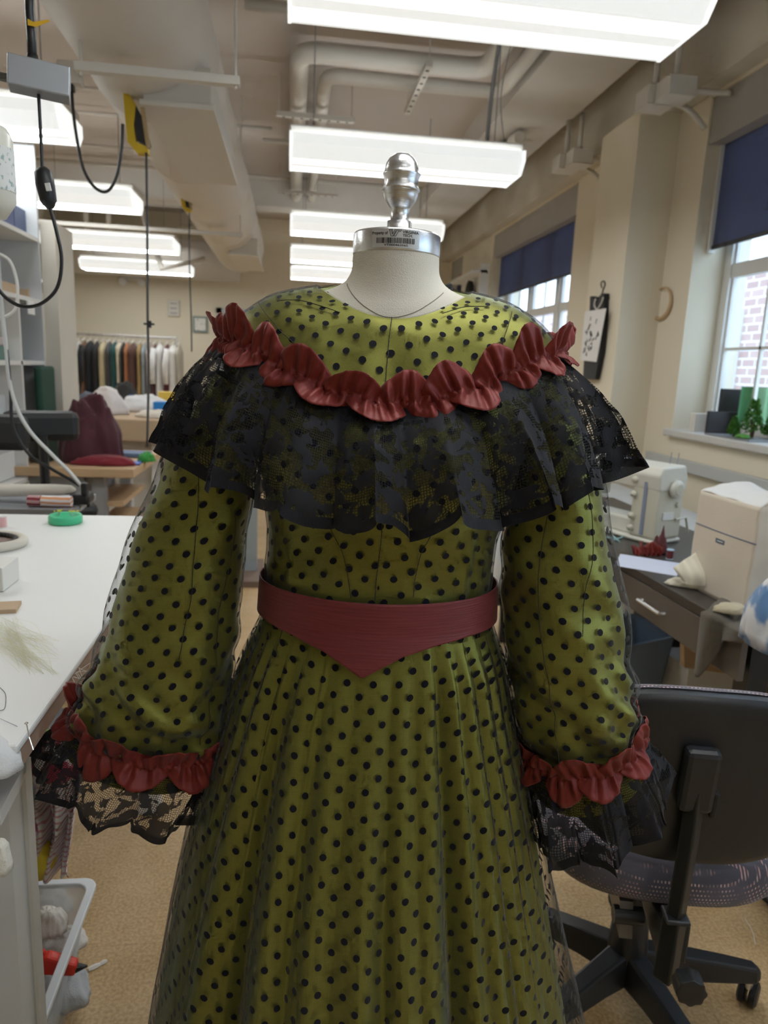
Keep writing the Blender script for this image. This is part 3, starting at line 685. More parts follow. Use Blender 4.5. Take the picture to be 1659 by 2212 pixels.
# ---- ruched red silk trim: lobes alternate above and below a zigzag gather line
def ruche(name, T, up, n, ht, hb, seedv, outw=.010, span=(0, 1), nper=None):
    nu, nv = n*44, 18; rnd = random.Random(seedv); sc1 = [.72+.62*rnd.random() for _ in range(n+2)]; sc2 = [.7+.6*rnd.random() for _ in range(n+2)]; lean = [rnd.uniform(-.35, .35) for _ in range(n+2)]
    def S(s, j):
        v = -1+2*j
        x = s*n; ph = 2*PI*s; c = T(ph); e = .02; tg = (T(ph+e)-T(ph-e)).normalized(); out = tg.cross(up(ph)); out.normalize()
        if out.dot(c-Vector((T(0)+T(PI))/2)) < 0: out = -out
        u_ = out.cross(tg); u_.normalize(); 
        if u_.z < 0: u_ = -u_
        i1 = int(x) % n; i2 = int(x+.5) % n
        l1 = abs(math.sin(PI*x))**.55; l2 = abs(math.sin(PI*(x+.5)))**.55
        h = ht*sc1[i1]*(.12+.88*l1) if v > 0 else hb*sc2[i2]*(.15+.85*l2)
        av = abs(v)
        zig = .0042*math.cos(2*PI*x)
        fr = (x % 1)-.5; fr2 = ((x+.5) % 1)-.5
        f_ = fr if v > 0 else fr2
        ln = lean[i1 if v > 0 else i2]
        li = i1 if v > 0 else i2; L_ = l1 if v > 0 else l2
        def tri(q): q = q % 1; return 4*abs(q-.5)-1
        pinch = f_*av*.022+ln*h*av*.8
        sg = 1 if (li*7+3) % 5 < 3 else -.6
        pleat = (.0046*(1-av)*min(1, av*5)+.0012)*tri(f_*4.3+li*.37)+.0018*tri(f_*7.1+li*.61)*(1-.5*av)
        roll = av**2
        bulge = outw*1.1*math.sin(av*PI*.5)*L_+sg*outw*.75*roll*L_-.002
        cup = -.016*(abs(f_)*2)**2.4*(av**1.1)+.016*f_*sg*av
        p = c+u_*(v*h*(1-.10*math.cos(f_*6+li))-zig)+tg*pinch+out*(bulge+pleat+cup+.003*noise.noise(Vector((x*2.2, v*2, seedv))))
        if j in (0, 1): p += u_*.0012*noise.noise(Vector((x*28, 0, seedv)))
        return p
    P = [[S(i/nu, j/nv) for i in range(nu+1)] for j in range(nv+1)]
    mb = MB()
    for r in P: mb.v += r
    m_ = nu+1
    for j in range(nv):
        for i in range(nu): a = j*m_+i; mb.f.append((a, a+1, a+m_+1, a+m_))
    Lc = sum((T(2*PI*(i+1)/99)-T(2*PI*i/99)).length for i in range(99))
    def uv(p):
        j, i = divmod(p.index, nu); return [(ii/nu*Lc*1.6, jj/nv*.045) for jj, ii in ((j, i), (j, i+1), (j+1, i+1), (j+1, i))]
    return mb.build(name, M_red, dress, smooth=True, local=True, uv=uv, solid=.0006)
RC = ringS([(.002, .229, .130, .13, 1.430, 1.361, 1.39, 3.6)])
ruche('red_trim', lambda p: RC(p, 0), lambda p: Vector((0, .25*(1 if math.sin(p) > 0 else -1), 1)).normalized(), 23, .031, .022, 11)
def wide(T, p): c_ = (T(0)+T(PI))/2; return c_+(T(p)-c_)*1.09+Vector((0, 0, .004))
ruche('cuff_trim', lambda p: wide(TL_, p), lambda p: Vector((.25, 0, 1)), 9, .028, .030, 21, .009)
ruche('cuff_trim', lambda p: wide(TR_, p), lambda p: Vector((-.2, 0, 1)), 9, .028, .030, 23, .009)
MB().tube(spline([L(955, 650, .03), L(962, 628, .03), L(975, 640, .03), L(968, 618, .03), L(957, 622, .03), L(975, 632, .03), L(1000, 645, .04)], 8), .0016, 6).tube(spline([L(960, 622, .03), L(972, 614, .03), L(975, 626, .03), L(958, 630, .03), L(965, 640, .03)], 8), .0022, 6).build('black_ties', M_blk, dress, local=True)
# ------------------------------------------------------------------ the sash
sash = thing('waist_sash', fromL((0, 0, 1.05)), 'wine red silk sash around the waist, pointed at the centre front', 'sash', rz=MY)
def zb_(x):
    a = abs(x+.018); P = [(0, 1.020), (.02, 1.032), (.05, 1.048), (.09, 1.059), (.13, 1.064), (.2, 1.064)]
    for (x0, z0), (x1, z1) in zip(P, P[1:]):
        if a <= x1: return z0+(z1-z0)*(a-x0)/(x1-x0)
    return 1.064
def SS(ph, v):
    c, s = math.cos(ph), math.sin(ph); W, D = .1665, (.1255 if s > 0 else .10); x = -.003+W*c
    z0 = zb_(x) if s > 0 else 1.064; z = 1.113+(z0-1.113)*v
    k = 1+.012*(v**2)+.004*math.sin(v*PI); sk_ = .108+.20*max(0, (ZT-z)/.8)**1.12+.012
    if s > 0: D = max(D, sk_)
    return Vector((x*k, -D*s*k+(-.004 if s > 0 else 0)*v, z-1.05))
sphs = [PI*1.5-2*PI*i/240 for i in range(241)]
so = sheet('sash_band', SS, sphs, R_(0, 1, 24), 0, M_sash, sash)
md = so.modifiers.new('solidify', 'SOLIDIFY'); md.thickness = .0018; md.offset = 0
# ------------------------------------------------------------------ soft things and small builders
def pile(name, c, rx, ry, h, m, seed=0, rz=0, fold=.35, n=60, flat=.55, pointy=0, parent=None):
    c = Vector(c); ca, sa = math.cos(rz), math.sin(rz)
    def fn(u, v):
        a = 2*PI*u; r = v; q = Vector((math.cos(a)*r, math.sin(a)*r, seed*3.1)); A_ = Vector((math.cos(a), math.sin(a), seed*1.7))
        e = 1+.20*noise.noise(A_*1.4)+fold*.30*(abs(noise.noise(A_*3.2+Vector((0, 0, r*2))))-.25)*r
        z = h*max(0, 1-r**(2/flat))**.7*(1+.35*fold*noise.noise(q*1.6))+h*fold*.30*abs(noise.noise(q*3.4+Vector((0, 0, 5))))*(1-r**3)
        z += h*pointy*math.exp(-((q.x-.2)**2+(q.y)**2)*18)
        x, y = math.cos(a)*r*rx*e, math.sin(a)*r*ry*e
        x += .14*rx*noise.noise(q*2.3+Vector((3, 0, z/max(h, .01)*2))); y += .14*ry*noise.noise(q*2.3+Vector((0, 7, z/max(h, .01)*2)))
        return c+Vector((x*ca-y*sa, x*sa+y*ca, max(0, z)+.002))
    def fn2(u, v): p = fn(u, 1-v*.999); return p
    mb = MB().grid(fn2, n, n//2, closed=True)
    mb.f.append(tuple(range(n))[::-1])
    return mb.build(name, m, parent, smooth=True)
def drape(name, top, w, drop, m, seed=0, folds=5, amp=.02, thick=.004, tilt=0, axis='x', n=40, back=.0):
    # cloth hanging from an edge: starts lying on the surface then falls
    top = Vector(top); X = Vector((1, 0, 0)) if axis == 'x' else Vector((0, 1, 0)); Nn = Vector((0, -1, 0)) if axis == 'x' else Vector((-1, 0, 0))
    def fn(u, v):
        L_ = (back+drop)*v
        if L_ < back: o = -Nn*(back-L_); z = .01+.008*noise.noise(Vector((u*4, v*6, seed)))
        else: o = Nn*.012; z = -(L_-back)*(1+.25*noise.noise(Vector((u*2.5, seed, 0))))
        k = min(1, v*1.6)
        p = top+X*((u-.5)*w*(1+tilt*v))+o+Nn*(amp*k*math.sin(u*folds*2*PI+3*noise.noise(Vector((u*3, v, seed)))))+Nn*amp*k; p.z += z
        return p
    return MB().grid(fn, n, n).build(name, m, smooth=True, solid=thick)
def stripes(name, c1, c2, sc_, axis=0, w_=.45, wob=.02):
    q = NT(name); o = q.n('TexCoord').outputs['Object']; s_ = q.n('SeparateXYZ'); q.l(o, s_.inputs[0])
    v = q.math('ADD', s_.outputs[axis], q.math('MULTIPLY', q.noise(o, 9, 2), wob))
    f = q.ss(q.math('FRACT', q.math('ADD', q.math('MULTIPLY', v, sc_), 50)), w_-.05, w_+.05)
    q.p(Base_Color=q.mix(f, c1, c2), Roughness=.9, Sheen_Weight=.2); q.bump(q.noise(o, 300, 2), .3, .001); return q.m
def blotch(name, c1, c2, sc_, th=.5, soft=.04):
    q = NT(name); o = q.n('TexCoord').outputs['Object']
    q.p(Base_Color=q.mix(q.ss(q.noise(o, sc_, 3), th-soft, th+soft), c1, c2), Roughness=.9, Sheen_Weight=.2); q.bump(q.noise(o, 350, 2), .4, .001); return q.m
def spool(name, c, r, h, mt, label, rz=0, horiz=None, cat='thread spool', core=None):
    t = thing(name, c, label, cat); ax = horiz or 'Z'
    MB().lathe([(r*.86, h*.1), (r*.9, h*.15), (r*.9, h*.85), (r*.86, h*.9)], (0, 0, 0), 20, ax).build('thread', mt, t, smooth=False, local=True)
    for z0 in (0, h*.9): MB().lathe([(r, z0), (r, z0+h*.1)], (0, 0, 0), 20, ax).build('flange', core or M_white, t, local=True)
    return t
# ------------------------------------------------------------------ left: cutting table in front
TZ = .92
t = thing('cutting_table', (-1.0, 1.5, 0), 'large white cutting table with worn wood edge at the left', 'table')
MB().mm((-2.2, .86, TZ-.012), (-.33, 2.235, TZ)).build('tabletop', M_lam, t, bevel=.004)
MB().mm((-2.2, .865, TZ-.04), (-.334, 2.23, TZ-.0125)).build('wood_edge', mat('worn_edge_wood', (.40, .27, .20), .7, var=.25, vscale=20), t)
for x, y in ((-.42, 2.1), (-.42, 1.0), (-2.1, 2.1), (-2.1, 1.0)): MB().mm((x-.03, y-.03, 0), (x+.03, y+.03, TZ-.041)).build('leg', M_white, t)
# cabinet at bottom left
t = thing('storage_cabinet', (-.68, .75, 0), 'grey storage cabinet with a pale edge strip at the bottom left corner', 'cabinet')
cx1 = aZ(55, 1648, .80)
MB().mm((-.95, cx1.y, .01), (cx1.x-.008, cx1.y+.02, .80)).build('side_panel', M_grey, t)
MB().mm((cx1.x-.0079, cx1.y-.004, .0), (cx1.x, cx1.y+.022, .802)).build('edge_strip', M_offw, t)
MB().mm((-.95, cx1.y-.5, .01), (cx1.x-.07, cx1.y-.001, .79)).build('carcass', M_grey, t)
q1, q2, q3 = aZ(0, 1742, .83), aZ(56, 1640, .83), aZ(-60, 1640, .83)
tag(MB().prism([(q2.x, q2.y, .803), (q1.x, q1.y, .803), (q1.x-.45, q1.y-.05, .803), (q2.x-.45, q2.y+.02, .803)], (0, 0, .022)).build('white_board', M_lam), 'white board lying on top of the grey storage cabinet', 'board')
tag(pile('muslin_scrap', aY(-14, 1790, .68)-Vector((0, 0, .05)), .015, .015, .035, cloth('muslin', (.62, .58, .50)), 3), 'bit of beige muslin sticking in at the left edge below the white board', 'fabric scrap')
# items on the table
def onT(px, py, z=TZ): return aZ(px, py, z)
c = onT(142, 1130)
t = thing('pin_dish', c, 'mint green magnetic pin dish holding yellow headed pins', 'pin dish')
M_mint = mat('mint_plastic', (.06, .52, .26), .35)
MB().lathe([(.0, .001), (.040, .0), (.046, .004), (.046, .020), (.043, .026), (.036, .024), (.026, .012), (.0, .010)], (0, 0, 0), 40, cap=False).build('dish', M_mint, t, smooth=True, local=True)
random.seed(2)
for k in range(14):
    a = random.uniform(0, 6.28); cxp = -.024 if k % 2 else .022; p0 = Vector((cxp+random.uniform(-.008, .008), random.uniform(-.012, .012), .022)); p1 = p0+Vector((random.uniform(-.008, .008), random.uniform(-.008, .008), .014))
    pn = MB().cyl(p0, p1, .0005, n=5).build('pin', M_steel, t, local=True)
    MB().lathe([(.0005, -.0022), (.0022, -.001), (.0022, .001), (.0005, .0022)], p1, 8).build('pin_head', mat('yellow_bead', (.75, .70, .03), .3), pn, local=True)
spool('thread_spool', onT(3, 1140), .016, .035, cloth('pink_thread', (.72, .42, .42)), 'pink thread spool at the left edge behind the padded hoop')
c = onT(-60, 1180)
t = thing('padded_hoop', c, 'padded oval hoop bound in cream cloth with dark gathered inner edge', 'hoop')
def hoopr(a): return Vector((math.cos(a)*.118, math.sin(a)*.082, .012))
MB().tube([hoopr(2*PI*i/64) for i in range(64)], .0125, 12, closed=True).build('cream_binding', M_linen, t, smooth=True, local=True)
MB().tube([hoopr(2*PI*i/128)*(.865+.012*math.sin(i*2.2))+Vector((0, 0, .006)) for i in range(128)], .006, 6, closed=True).build('black_gather', cloth('black_cord', (.02, .018, .016)), t, smooth=True, local=True)
MB().lathe([(.0, .010), (.98, .010)], (0, 0, 0), 48, cap=False).build('backing_cloth', cloth('mauve_brown', (.30, .20, .17)), t, local=True).scale = (.103, .07, 1)
tag(MB().box(onT(-40, 1265)+Vector((0, 0, .026)), (.12, .09, .05)).build('paper_box', M_white, bevel=.002), 'white paper box at the left edge on the cutting table', 'box')
tag(MB().box(onT(-22, 1318)+Vector((0, 0, .004)), (.10, .05, .008), .15).build('cardboard_offcut', M_kraft), 'brown cardboard offcut at the left edge in front of the white box', 'cardboard')
mb = MB(); random.seed(9)
for k in range(90):
    a, b = onT(random.uniform(-30, 40), random.uniform(1330, 1400)), onT(random.uniform(40, 130), random.uniform(1370, 1460)); m_ = (a+b)/2+Vector((random.uniform(-.02, .02), random.uniform(-.02, .02), .004))
    mb.tube(spline([a+Vector((0, 0, .001)), m_, b+Vector((0, 0, .001))], 5), .0002, 3)
tag(mb.build('straw_fibre', cloth('straw_fibre', (.70, .68, .45))), 'wisp of pale straw coloured fibre strands on the white table', 'fibre', kind='stuff')
tag(MB().tube(spline([onT(0, 1485, TZ+.001), onT(12, 1500, TZ+.001), onT(10, 1530, TZ+.001), onT(-5, 1535, TZ+.001)], 6), .0004, 4).tube(spline([onT(0, 1552, TZ+.002), onT(36, 1568, TZ+.002)], 2), .0003, 4).build('loose_thread', M_blk), 'fine dark loose thread curled at the left edge of the white table', 'thread')
mb = MB()
for k in range(9):
    a = Vector((-.329, 1.10+random.uniform(-.02, .02), TZ-.01)); mb.tube(spline([a, a+Vector((.012+random.uniform(0, .02), random.uniform(-.04, .03), random.uniform(-.04, .01))), a+Vector((.015, random.uniform(-.05, .03), random.uniform(-.12, -.03)))], 5), .0004, 3)
tag(mb.build('frayed_threads', cloth('cream_thread', (.75, .70, .62))), 'tuft of cream frayed threads caught on the wood edge of the table', 'threads', kind='stuff')
pc = aY(25, 1600, .86)
t = thing('white_cushion', (pc.x-.02, pc.y, .83), 'white padded cushion at the table corner with pins stuck in it', 'cushion')
pile('cushion_body', (pc.x-.040, pc.y, .888), .048, .036, .042, cloth('white_cotton', (.78, .78, .78)), 5, fold=.15, parent=t)
a = aY(57, 1562, .84); MB().tube([a, aY(63, 1592, .84), aY(72, 1620, .83)], .0008, 5).lathe([(.0, -.002), (.0025, 0), (.0, .002)], a, 8).build('safety_pin', M_alu, t)
mb = tag(MB().tube(spline([aY(0, 1552, .88), aY(38, 1570, .88)], 2), .0005, 4).build('long_pin', M_steel), 'long dark pin pointing into the white cushion', 'pin')
# ------------------------------------------------------------------ below the table
c = aZ(148, 1880, .01)
def fall(name, pts, m, label, w0=.06, seed=0):
    P = spline([Vector(p) for p in pts], 10); 
    def fn(u, v):
        p = P[int(v*(len(P)-1))]; k = w0*(1+.35*math.sin(v*5+seed))*(.6+.8*v)
        return p+Vector(((u-.5)*2*k, .02*math.sin(u*14+v*3+seed)+.012*math.sin(u*29), .01*math.sin(u*9+v*11)))
    return tag(MB().grid(fn, 50, 40).build(name, m, smooth=True, solid=.002), label, 'fabric')
YF = 1.30
fall('striped_fabric', [aY(125, 1655, YF), aY(120, 1730, YF), aY(122, 1800, YF), aY(95, 1890, YF)], stripes('pink_stripe', (.90, .86, .88), (.74, .36, .40), 88, 2, .68, .08), 'pink and white striped fabric hanging from the pile under the table', .042, 1)
for (px, py, rx, h, c1, c2, nm, lb, sd) in ((112, 1640, .05, .07, (.80, .78, .80), (.45, .04, .08), 'floral_fabric', 'white fabric with red blotches in the pile under the table corner', 2), (115, 1610, .045, .04, (.32, .48, .08), (.38, .55, .10), 'lime_fabric', 'lime green fabric folded at the back of the pile under the table', 3),
                            (88, 1665, .05, .03, (.55, .65, .78), (.78, .80, .85), 'pale_blue_fabric', 'pale blue and white fabric in the pile beside the grey cabinet', 4), (92, 1722, .032, .05, (.34, .44, .50), (.62, .72, .75), 'netted_ball', 'grey blue netted bundle beside the striped fabric', 6),
                            (85, 1790, .03, .05, (.42, .10, .16), (.60, .50, .55), 'maroon_scrap', 'maroon and grey fabric scrap beside the striped fabric', 7)):
    p = aY(px, py, YF+.03*sd-.06); tag(pile(nm, p-Vector((0, 0, h*.4)), rx, rx, h, blotch(nm+'_cloth', c1, c2, 28), sd), lb, 'fabric')
p = aY(84, 1856, YF); tag(MB().lathe([(.0, -.04), (.02, -.034), (.034, 0), (.02, .034), (0, .04)], p, 24, cap=False).build('yellow_ball', mat('yellow_vinyl', (.80, .62, .05), .4), smooth=True), 'yellow ball squeezed between the grey cabinet and the striped fabric', 'ball')
# clear bin on the floor
c = aZ(130, 2130, .0); bw = .30
t = thing('clear_bin', (-.60, 1.33, 0), 'clear plastic storage bin on the floor beside the grey cabinet', 'storage bin')
pr = [(-.78, 1.10), (-.445, 1.10), (-.445, 1.48), (-.78, 1.48)]
def rr(s, z, g=.03):
    out = []; x0, x1, y0, y1 = -.80-s, -.430+s, 1.05-s, 1.46+s
    for (cx_, cy_, a0) in ((x1-g, y0+g, -90), (x1-g, y1-g, 0), (x0+g, y1-g, 90), (x0+g, y0+g, 180)):
        for k in range(7): a = math.radians(a0+15*k); out.append((cx_+g*math.cos(a), cy_+g*math.sin(a), z))
    return out
mb = MB(); R1 = [rr(-.03, .002), rr(0, .24), rr(.002, .24), rr(-.028, .006)]
mb.add(sum(R1, []), [(r*28+i, r*28+(i+1) % 28, (r+1)*28+(i+1) % 28, (r+1)*28+i) for r in range(3) for i in range(28)]+[tuple(range(28))]); mb.build('tub', M_sheetp, t, smooth=True)
mb = MB(); R1 = [rr(0, .236), rr(.018, .236), rr(.018, .248), rr(.0, .248)]
mb.add(sum(R1, []), [(r*28+i, r*28+(i+1) % 28, ((r+1) % 4)*28+(i+1) % 28, ((r+1) % 4)*28+i) for r in range(4) for i in range(28)]); mb.build('rim', mat('frosted_rim', (.72, .75, .78), .3), t, bevel=.003)
p = aZ(130, 2085, .20)
t = thing('red_glue_gun', p, 'red tool with black tip lying in the clear bin', 'glue gun')
M_tool = mat('red_tool_plastic', (.72, .04, .02), .4)
MB().prism([(-.055, -.012, -.004), (-.05, -.012, .022), (-.02, -.012, .03), (.035, -.012, .005), (.03, -.012, -.02), (-.03, -.012, -.012)], (0, .024, 0)).build('tool_body', M_tool, t, local=True, bevel=.006)
MB().cyl((.03, 0, -.008), (.052, 0, -.006), .010, .002, 12).build('nozzle', M_blk, t, local=True)
MB().tube(spline([(-.05, 0, .0), (-.062, 0, .03), (-.035, 0, .035), (-.028, 0, .02)], 5), .006, 8).build('trigger_ring', M_tool, t, local=True)
for k, (px, py, z, rx, h, cl, lb) in enumerate(((110, 2010, .19, .035, .05, (.72, .68, .62), 'crumpled cream tissue at the back of the clear bin'), (125, 2150, .06, .07, .06, (.55, .58, .62), 'greyish plastic bag at the bottom of the clear bin'), (140, 2040, .12, .05, .03, (.75, .70, .66), 'folded cream paper inside the clear bin'))):
    tag(pile('tissue_scrap', aZ(px, py, z), rx, rx*.8, h, cloth('scrap%d' % k, cl), 11+k, fold=.6), lb, 'scrap')
tag(pile('muslin_offcut', aZ(115, 1965, .0), .05, .03, .05, cloth('offcut', (.70, .66, .58)), 21, fold=.7), 'crumpled white muslin offcut on the floor behind the clear bin', 'fabric scrap')
a, b, c_ = aZ(190, 2095, .003), aZ(212, 2085, .003), aZ(232, 2074, .003)
tag(MB().tube(spline([a, b, c_], 5), [.004, .005, .006, .006, .006, .005, .004, .005, .005, .004, .001], 5).build('fabric_strip', cloth('white_strip', (.78, .76, .72))), 'twisted white fabric strip on the floor beside the clear bin', 'fabric strip')
# ------------------------------------------------------------------ hanging cords, top left
YC = 1.55
t = thing('switched_power_cord', aY(88, 205, YC), 'black drop power cord with inline switch hanging from a grey metal box', 'power cord')
MB().tube([aY(62, -420, YC), aY(64, 20, YC), aY(68, 80, YC), aY(71, 145, YC)], .0085, 10).build('upper_cable', M_blk, t, smooth=True)
MB().tube([aY(70, 118, YC), aY(71, 150, YC)], [.010, .013], 12).build('strain_relief', M_blk, t, smooth=True)
a0 = aY(86, 172, YC)
MB().box(a0, (.105, .055, .052), rz=.25, ry=.06).build('metal_box', M_steel, t, bevel=.002)
MB().tube(spline([aY(83, 200, YC), aY(88, 290, YC), aY(91, 368, YC)], 6), .0032, 8).build('cord', M_blk, t, smooth=True)
MB().tube([aY(90, 362, YC), aY(93, 372, YC), aY(98, 400, YC), aY(105, 435, YC), aY(109, 450, YC)], [.008, .0165, .018, .0155, .007], 12).build('inline_switch', M_blk, t, smooth=True)
MB().box(aY(104, 404, YC-.019), (.009, .004, .014), ry=-.2).build('switch_button', M_white, t)
MB().tube(spline([aY(108, 448, YC), aY(122, 500, YC), aY(133, 560, YC), aY(124, 620, YC), (aY(90, 655, YC)), aY(50, 662, YC), aY(15, 645, YC), aY(-15, 610, YC)], 8), .0036, 8).build('lower_cord', M_blk, t, smooth=True)
MB().tube([aY(46, 176, YC), aY(36, 173, YC), aY(28, 171, YC)], [.015, .012, .010], 12).build('cable_gland', mat('zinc', (.7, .7, .7), .3, .8), t, smooth=True)
MB().tube([aY(32, 172, YC), aY(0, 165, YC), aY(-60, 158, YC)], [.008, .0075, .007], 10).build('mesh_grip', mat('mesh_grip', (.14, .14, .13), .5, .4), t, smooth=True)
MB().prism([aY(59, 40, YC-.012), aY(72, 47, YC-.012), aY(105, 42, YC-.012), aY(107, 46, YC-.012), (aY(78, 58, YC-.012)), aY(60, 54, YC-.012)], (0, .001, 0)).build('yellow_tag', mat('yellow_tape', (.80, .48, .03), .5), t)
def bottle():
    t = thing('hanging_water_bottle', aY(-8, 440, 1.3), 'translucent white water bottle hanging at the left edge', 'water bottle')
    c = aY(-22, 370, 1.3); MB().lathe([(.0, -.075), (.02, -.07), (.036, -.045), (.036, .05), (.028, .066), (.008, .072), (.008, .085)], c, 32).build('bottle_body', mat('bottle_plastic', (.72, .70, .62), .3), t, smooth=True)
    MB().lathe([(.0367, -.03), (.0367, .035)], c, 32, cap=False).build('printed_sticker', blotch('sticker', (.75, .76, .74), (.35, .45, .45), 120, .6), t, smooth=True)
    MB().tube([c+Vector((0, 0, .08)), c+Vector((0, 0, 1.0))], .0012, 5).build('hanging_wire', M_steel, t)
bottle()
def cable(name, pts, Y, r, m, label, cat='cord', n=8):
    P = [aY(p[0], p[1], p[2] if len(p) > 2 else Y) for p in pts]; return tag(MB().tube(spline(P, n), r, 8).build(name, m, smooth=True), label, cat)
t = thing('looped_cord', aY(225, 415, 3.3), 'black plug and cord hanging in a deep loop left of the duct', 'power cord')
MB().tube(spline([aY(155, 195, 3.3), aY(158, 240, 3.3), aY(166, 300, 3.3), aY(180, 365, 3.3), aY(205, 405, 3.3), aY(232, 413, 3.3), aY(252, 380, 3.3), aY(263, 320, 3.3), aY(265, 268, 3.3)], 6), .0065, 8).build('cord', M_blk, t, smooth=True)
MB().box(aY(152, 186, 3.3), (.028, .03, .04)).build('plug', M_blk, t)
MB().box(aY(152, 160, 3.3), (.085, .06, .08)).build('receptacle_box', M_offw, t)
for (Y, top, wdt, l1, lb, cpx) in ((3.45, (265, 190), 1.0, (322, 335), 'yellow and black cord reel hung along the left side of the duct, nearest', ((316, 330), (318, 500), (319, 690), (321, 800), (318, 965))), (5.6, (388, 403), .6, (414, 458), 'smaller yellow and black cord reel farther along the duct', ((409, 460), (409, 560), (413, 690), (414, 760)))):
    t = thing('cord_reel', aY(*l1, Y), lb, 'cord reel'); x0, y0 = top; x1, y1 = l1; w_ = x1-x0; h_ = y1-y0
    pl = lambda q: [aY(x0+w_*a, y0+h_*b, Y) for a, b in q]
    MB().prism(pl([(0, 0), (.12, .02), (.5, .25), (.42, .55), (.5, .8), (.95, .88), (.95, .97), (.55, .97), (.18, .8), (.08, .4)]), (0, .05, 0)).build('yellow_guard', mat('yellow_guard', (.62, .42, .015), .5), t)
    MB().prism(pl([(.5, .26), (.75, .45), (1.0, .82), (.92, .86), (.55, .78), (.44, .55)]), (0, .06, 0)).build('reel', M_blk, t)
    MB().tube([pl([(.75, .3)])[0], pl([(.98, .9)])[0]], .01, 6).build('brass_arm', mat('brass_dull', (.42, .30, .15), .5), t)
    MB().tube([aY(x0, y0, Y), Vector((aY(x0, y0, Y).x, Y, 3.42))], .006, 6).build('hanger_rod', M_offw, t)
    tag(MB().tube(spline([aY(a, b, Y) for a, b in cpx], 6), .0055 if Y < 4 else .005, 8).build('drop_cable', mat('cord_grey', (.07, .07, .07), .6), smooth=True), 'thin dark cord hanging straight down from the %s cord reel' % ('nearest' if Y < 4 else 'smaller farther'), 'power cord')
    if Y < 4: tag(MB().box(aY(322, 700, Y), (.045, .02, .008)).cyl(aY(322, 693, Y), aY(322, 708, Y), .011, n=10).build('cord_clip', M_blk), 'small black clip on the thin hanging cord', 'clip')
for i, (pts, r, m_, lb) in enumerate(((((-10, 545), (22, 565), (38, 620), (30, 672), (-12, 690)), .0045, M_white, 'white hose looping in from the left edge'), (((-8, 500), (0, 620), (12, 740), (26, 850), (60, 925), (115, 985), (155, 1025), (180, 1060), (182, 1090), (168, 1104)), .0065, mat('hose_grey', (.62, .63, .62), .4), 'long translucent hose running down to the iron'),
        (((-5, 600), (8, 700), (22, 830), (28, 920), (62, 980), (110, 1012), (158, 1040), (186, 1062), (191, 1095)), .0055, M_blk, 'black power cable running down beside the hose to the iron'))):
    cable('steam_hose' if i != 2 else 'iron_cable', pts, 2.5, r, m_, lb, 'hose' if i != 2 else 'power cord')
# iron, sleeve board and rolls beyond the table
t = thing('ironing_stand', (aY(80, 1060, 2.52).x, 2.52, 0), 'beige padded sleeve board on an ironing stand behind the white table', 'ironing board')
a, b = aY(-60, 1060, 2.52), aY(163, 1058, 2.52)
MB().tube([a, a.lerp(b, .3), a.lerp(b, .8), a.lerp(b, .96), b], [.022, .022, .020, .016, .006], 16).build('padded_board', M_linen, t, smooth=True)
MB().mm((a.x, 2.4, .88), (b.x+.02, 2.7, .90)).build('stand_top', M_steel, t)
MB().mm((-.9, 2.5, 0), (-.86, 2.54, .88)).mm((-.9, 2.3, 0), (-.86, 2.74, .03)).build('stand_leg', M_steel, t)
MB().mm((a.x, 2.5, .90), (a.x+.05, 2.54, a.z-.02)).build('arm_bracket', M_steel, t)
p = aY(174, 1088, 2.5)
t = thing('steam_iron', (p.x, p.y, .9), 'black steam iron block standing at the end of the sleeve board', 'iron')
MB().mm((p.x-.034, 2.48, .901), (p.x+.032, 2.56, p.z+.035)).build('iron_body', M_blk, t, bevel=.01)
MB().mm((p.x+.01, 2.47, p.z+.035), (p.x+.03, 2.5, p.z+.075)).build('cord_sleeve', M_blk, t, bevel=.004)
for (x0, x1, m_, lb, nm) in ((62, 89, stripes('maroon_band', (.22, .02, .03), (.5, .3, .3), 60, 2), 'maroon ribbon roll lying under the sleeve board', 'ribbon_roll'), (91, 155, stripes('multi_band', (.72, .68, .68), (.68, .30, .14), 70, 2, .5), 'orange and white striped roll under the sleeve board', 'fabric_roll')):
    A, B = aY(x0, 1090, 2.45), aY(x1, 1090, 2.45); A.z = B.z = .901+.0185; tag(MB().cyl(A, B, .0185, n=18).build(nm, m_, smooth=False), lb, 'roll')
# ------------------------------------------------------------------ left shelving (faces the aisle)
t = thing('shelving_unit', (-1.72, 3.7, 0), 'tall white shelving unit with open shelves along the left side', 'shelving')
xf, xb, ye = -1.40, -1.85, 4.40
for z in (.42, .72, 1.02, 1.335, 1.67, 2.0): MB().mm((xb, 3.68, z), (xf, ye-.02, z+.022)).build('shelf', M_white, t)
MB().mm((xb, ye-.02, 0), (xf, ye, 2.5)).build('end_panel', mat('shelf_grey_white', (.60, .62, .64), .5), t)
MB().mm((xb, 4.02, .1), (xf, 4.04, 1.67)).build('divider', M_white, t)
MB().mm((xb-.02, 3.68, 0), (xb, ye, 2.5)).build('back_panel', M_white, t)
def boxat(nm, px, py, w_, d_, h_, z, m_, lb, X=-1.46, cat='box', Y=None):
    p = aX(px, py, X); tag(MB().mm((X-d_, p.y-w_/2, z), (X, p.y+w_/2, z+h_)).build(nm, m_, bevel=.004), lb, cat)
boxat('storage_bin', 15, 500, .22, .2, .17, 2.023, mat('navy_plastic', (.03, .05, .16), .35), 'dark blue plastic bin on the top shelf at the left edge', cat='bin')
boxat('storage_bin', 55, 515, .30, .2, .14, 2.023, mat('navy_plastic2', (.04, .06, .15), .35), 'second dark blue bin on the top shelf, nearer the cream panel', cat='bin')
boxat('box', 74, 535, .12, .2, .09, 2.023, mat('grey_blue_box', (.25, .29, .34), .5), 'grey blue box at the end of the top shelf')
boxat('cardboard_box', 20, 655, .25, .2, .06, 1.692, M_kraft, 'flat brown cardboard box on the second shelf')
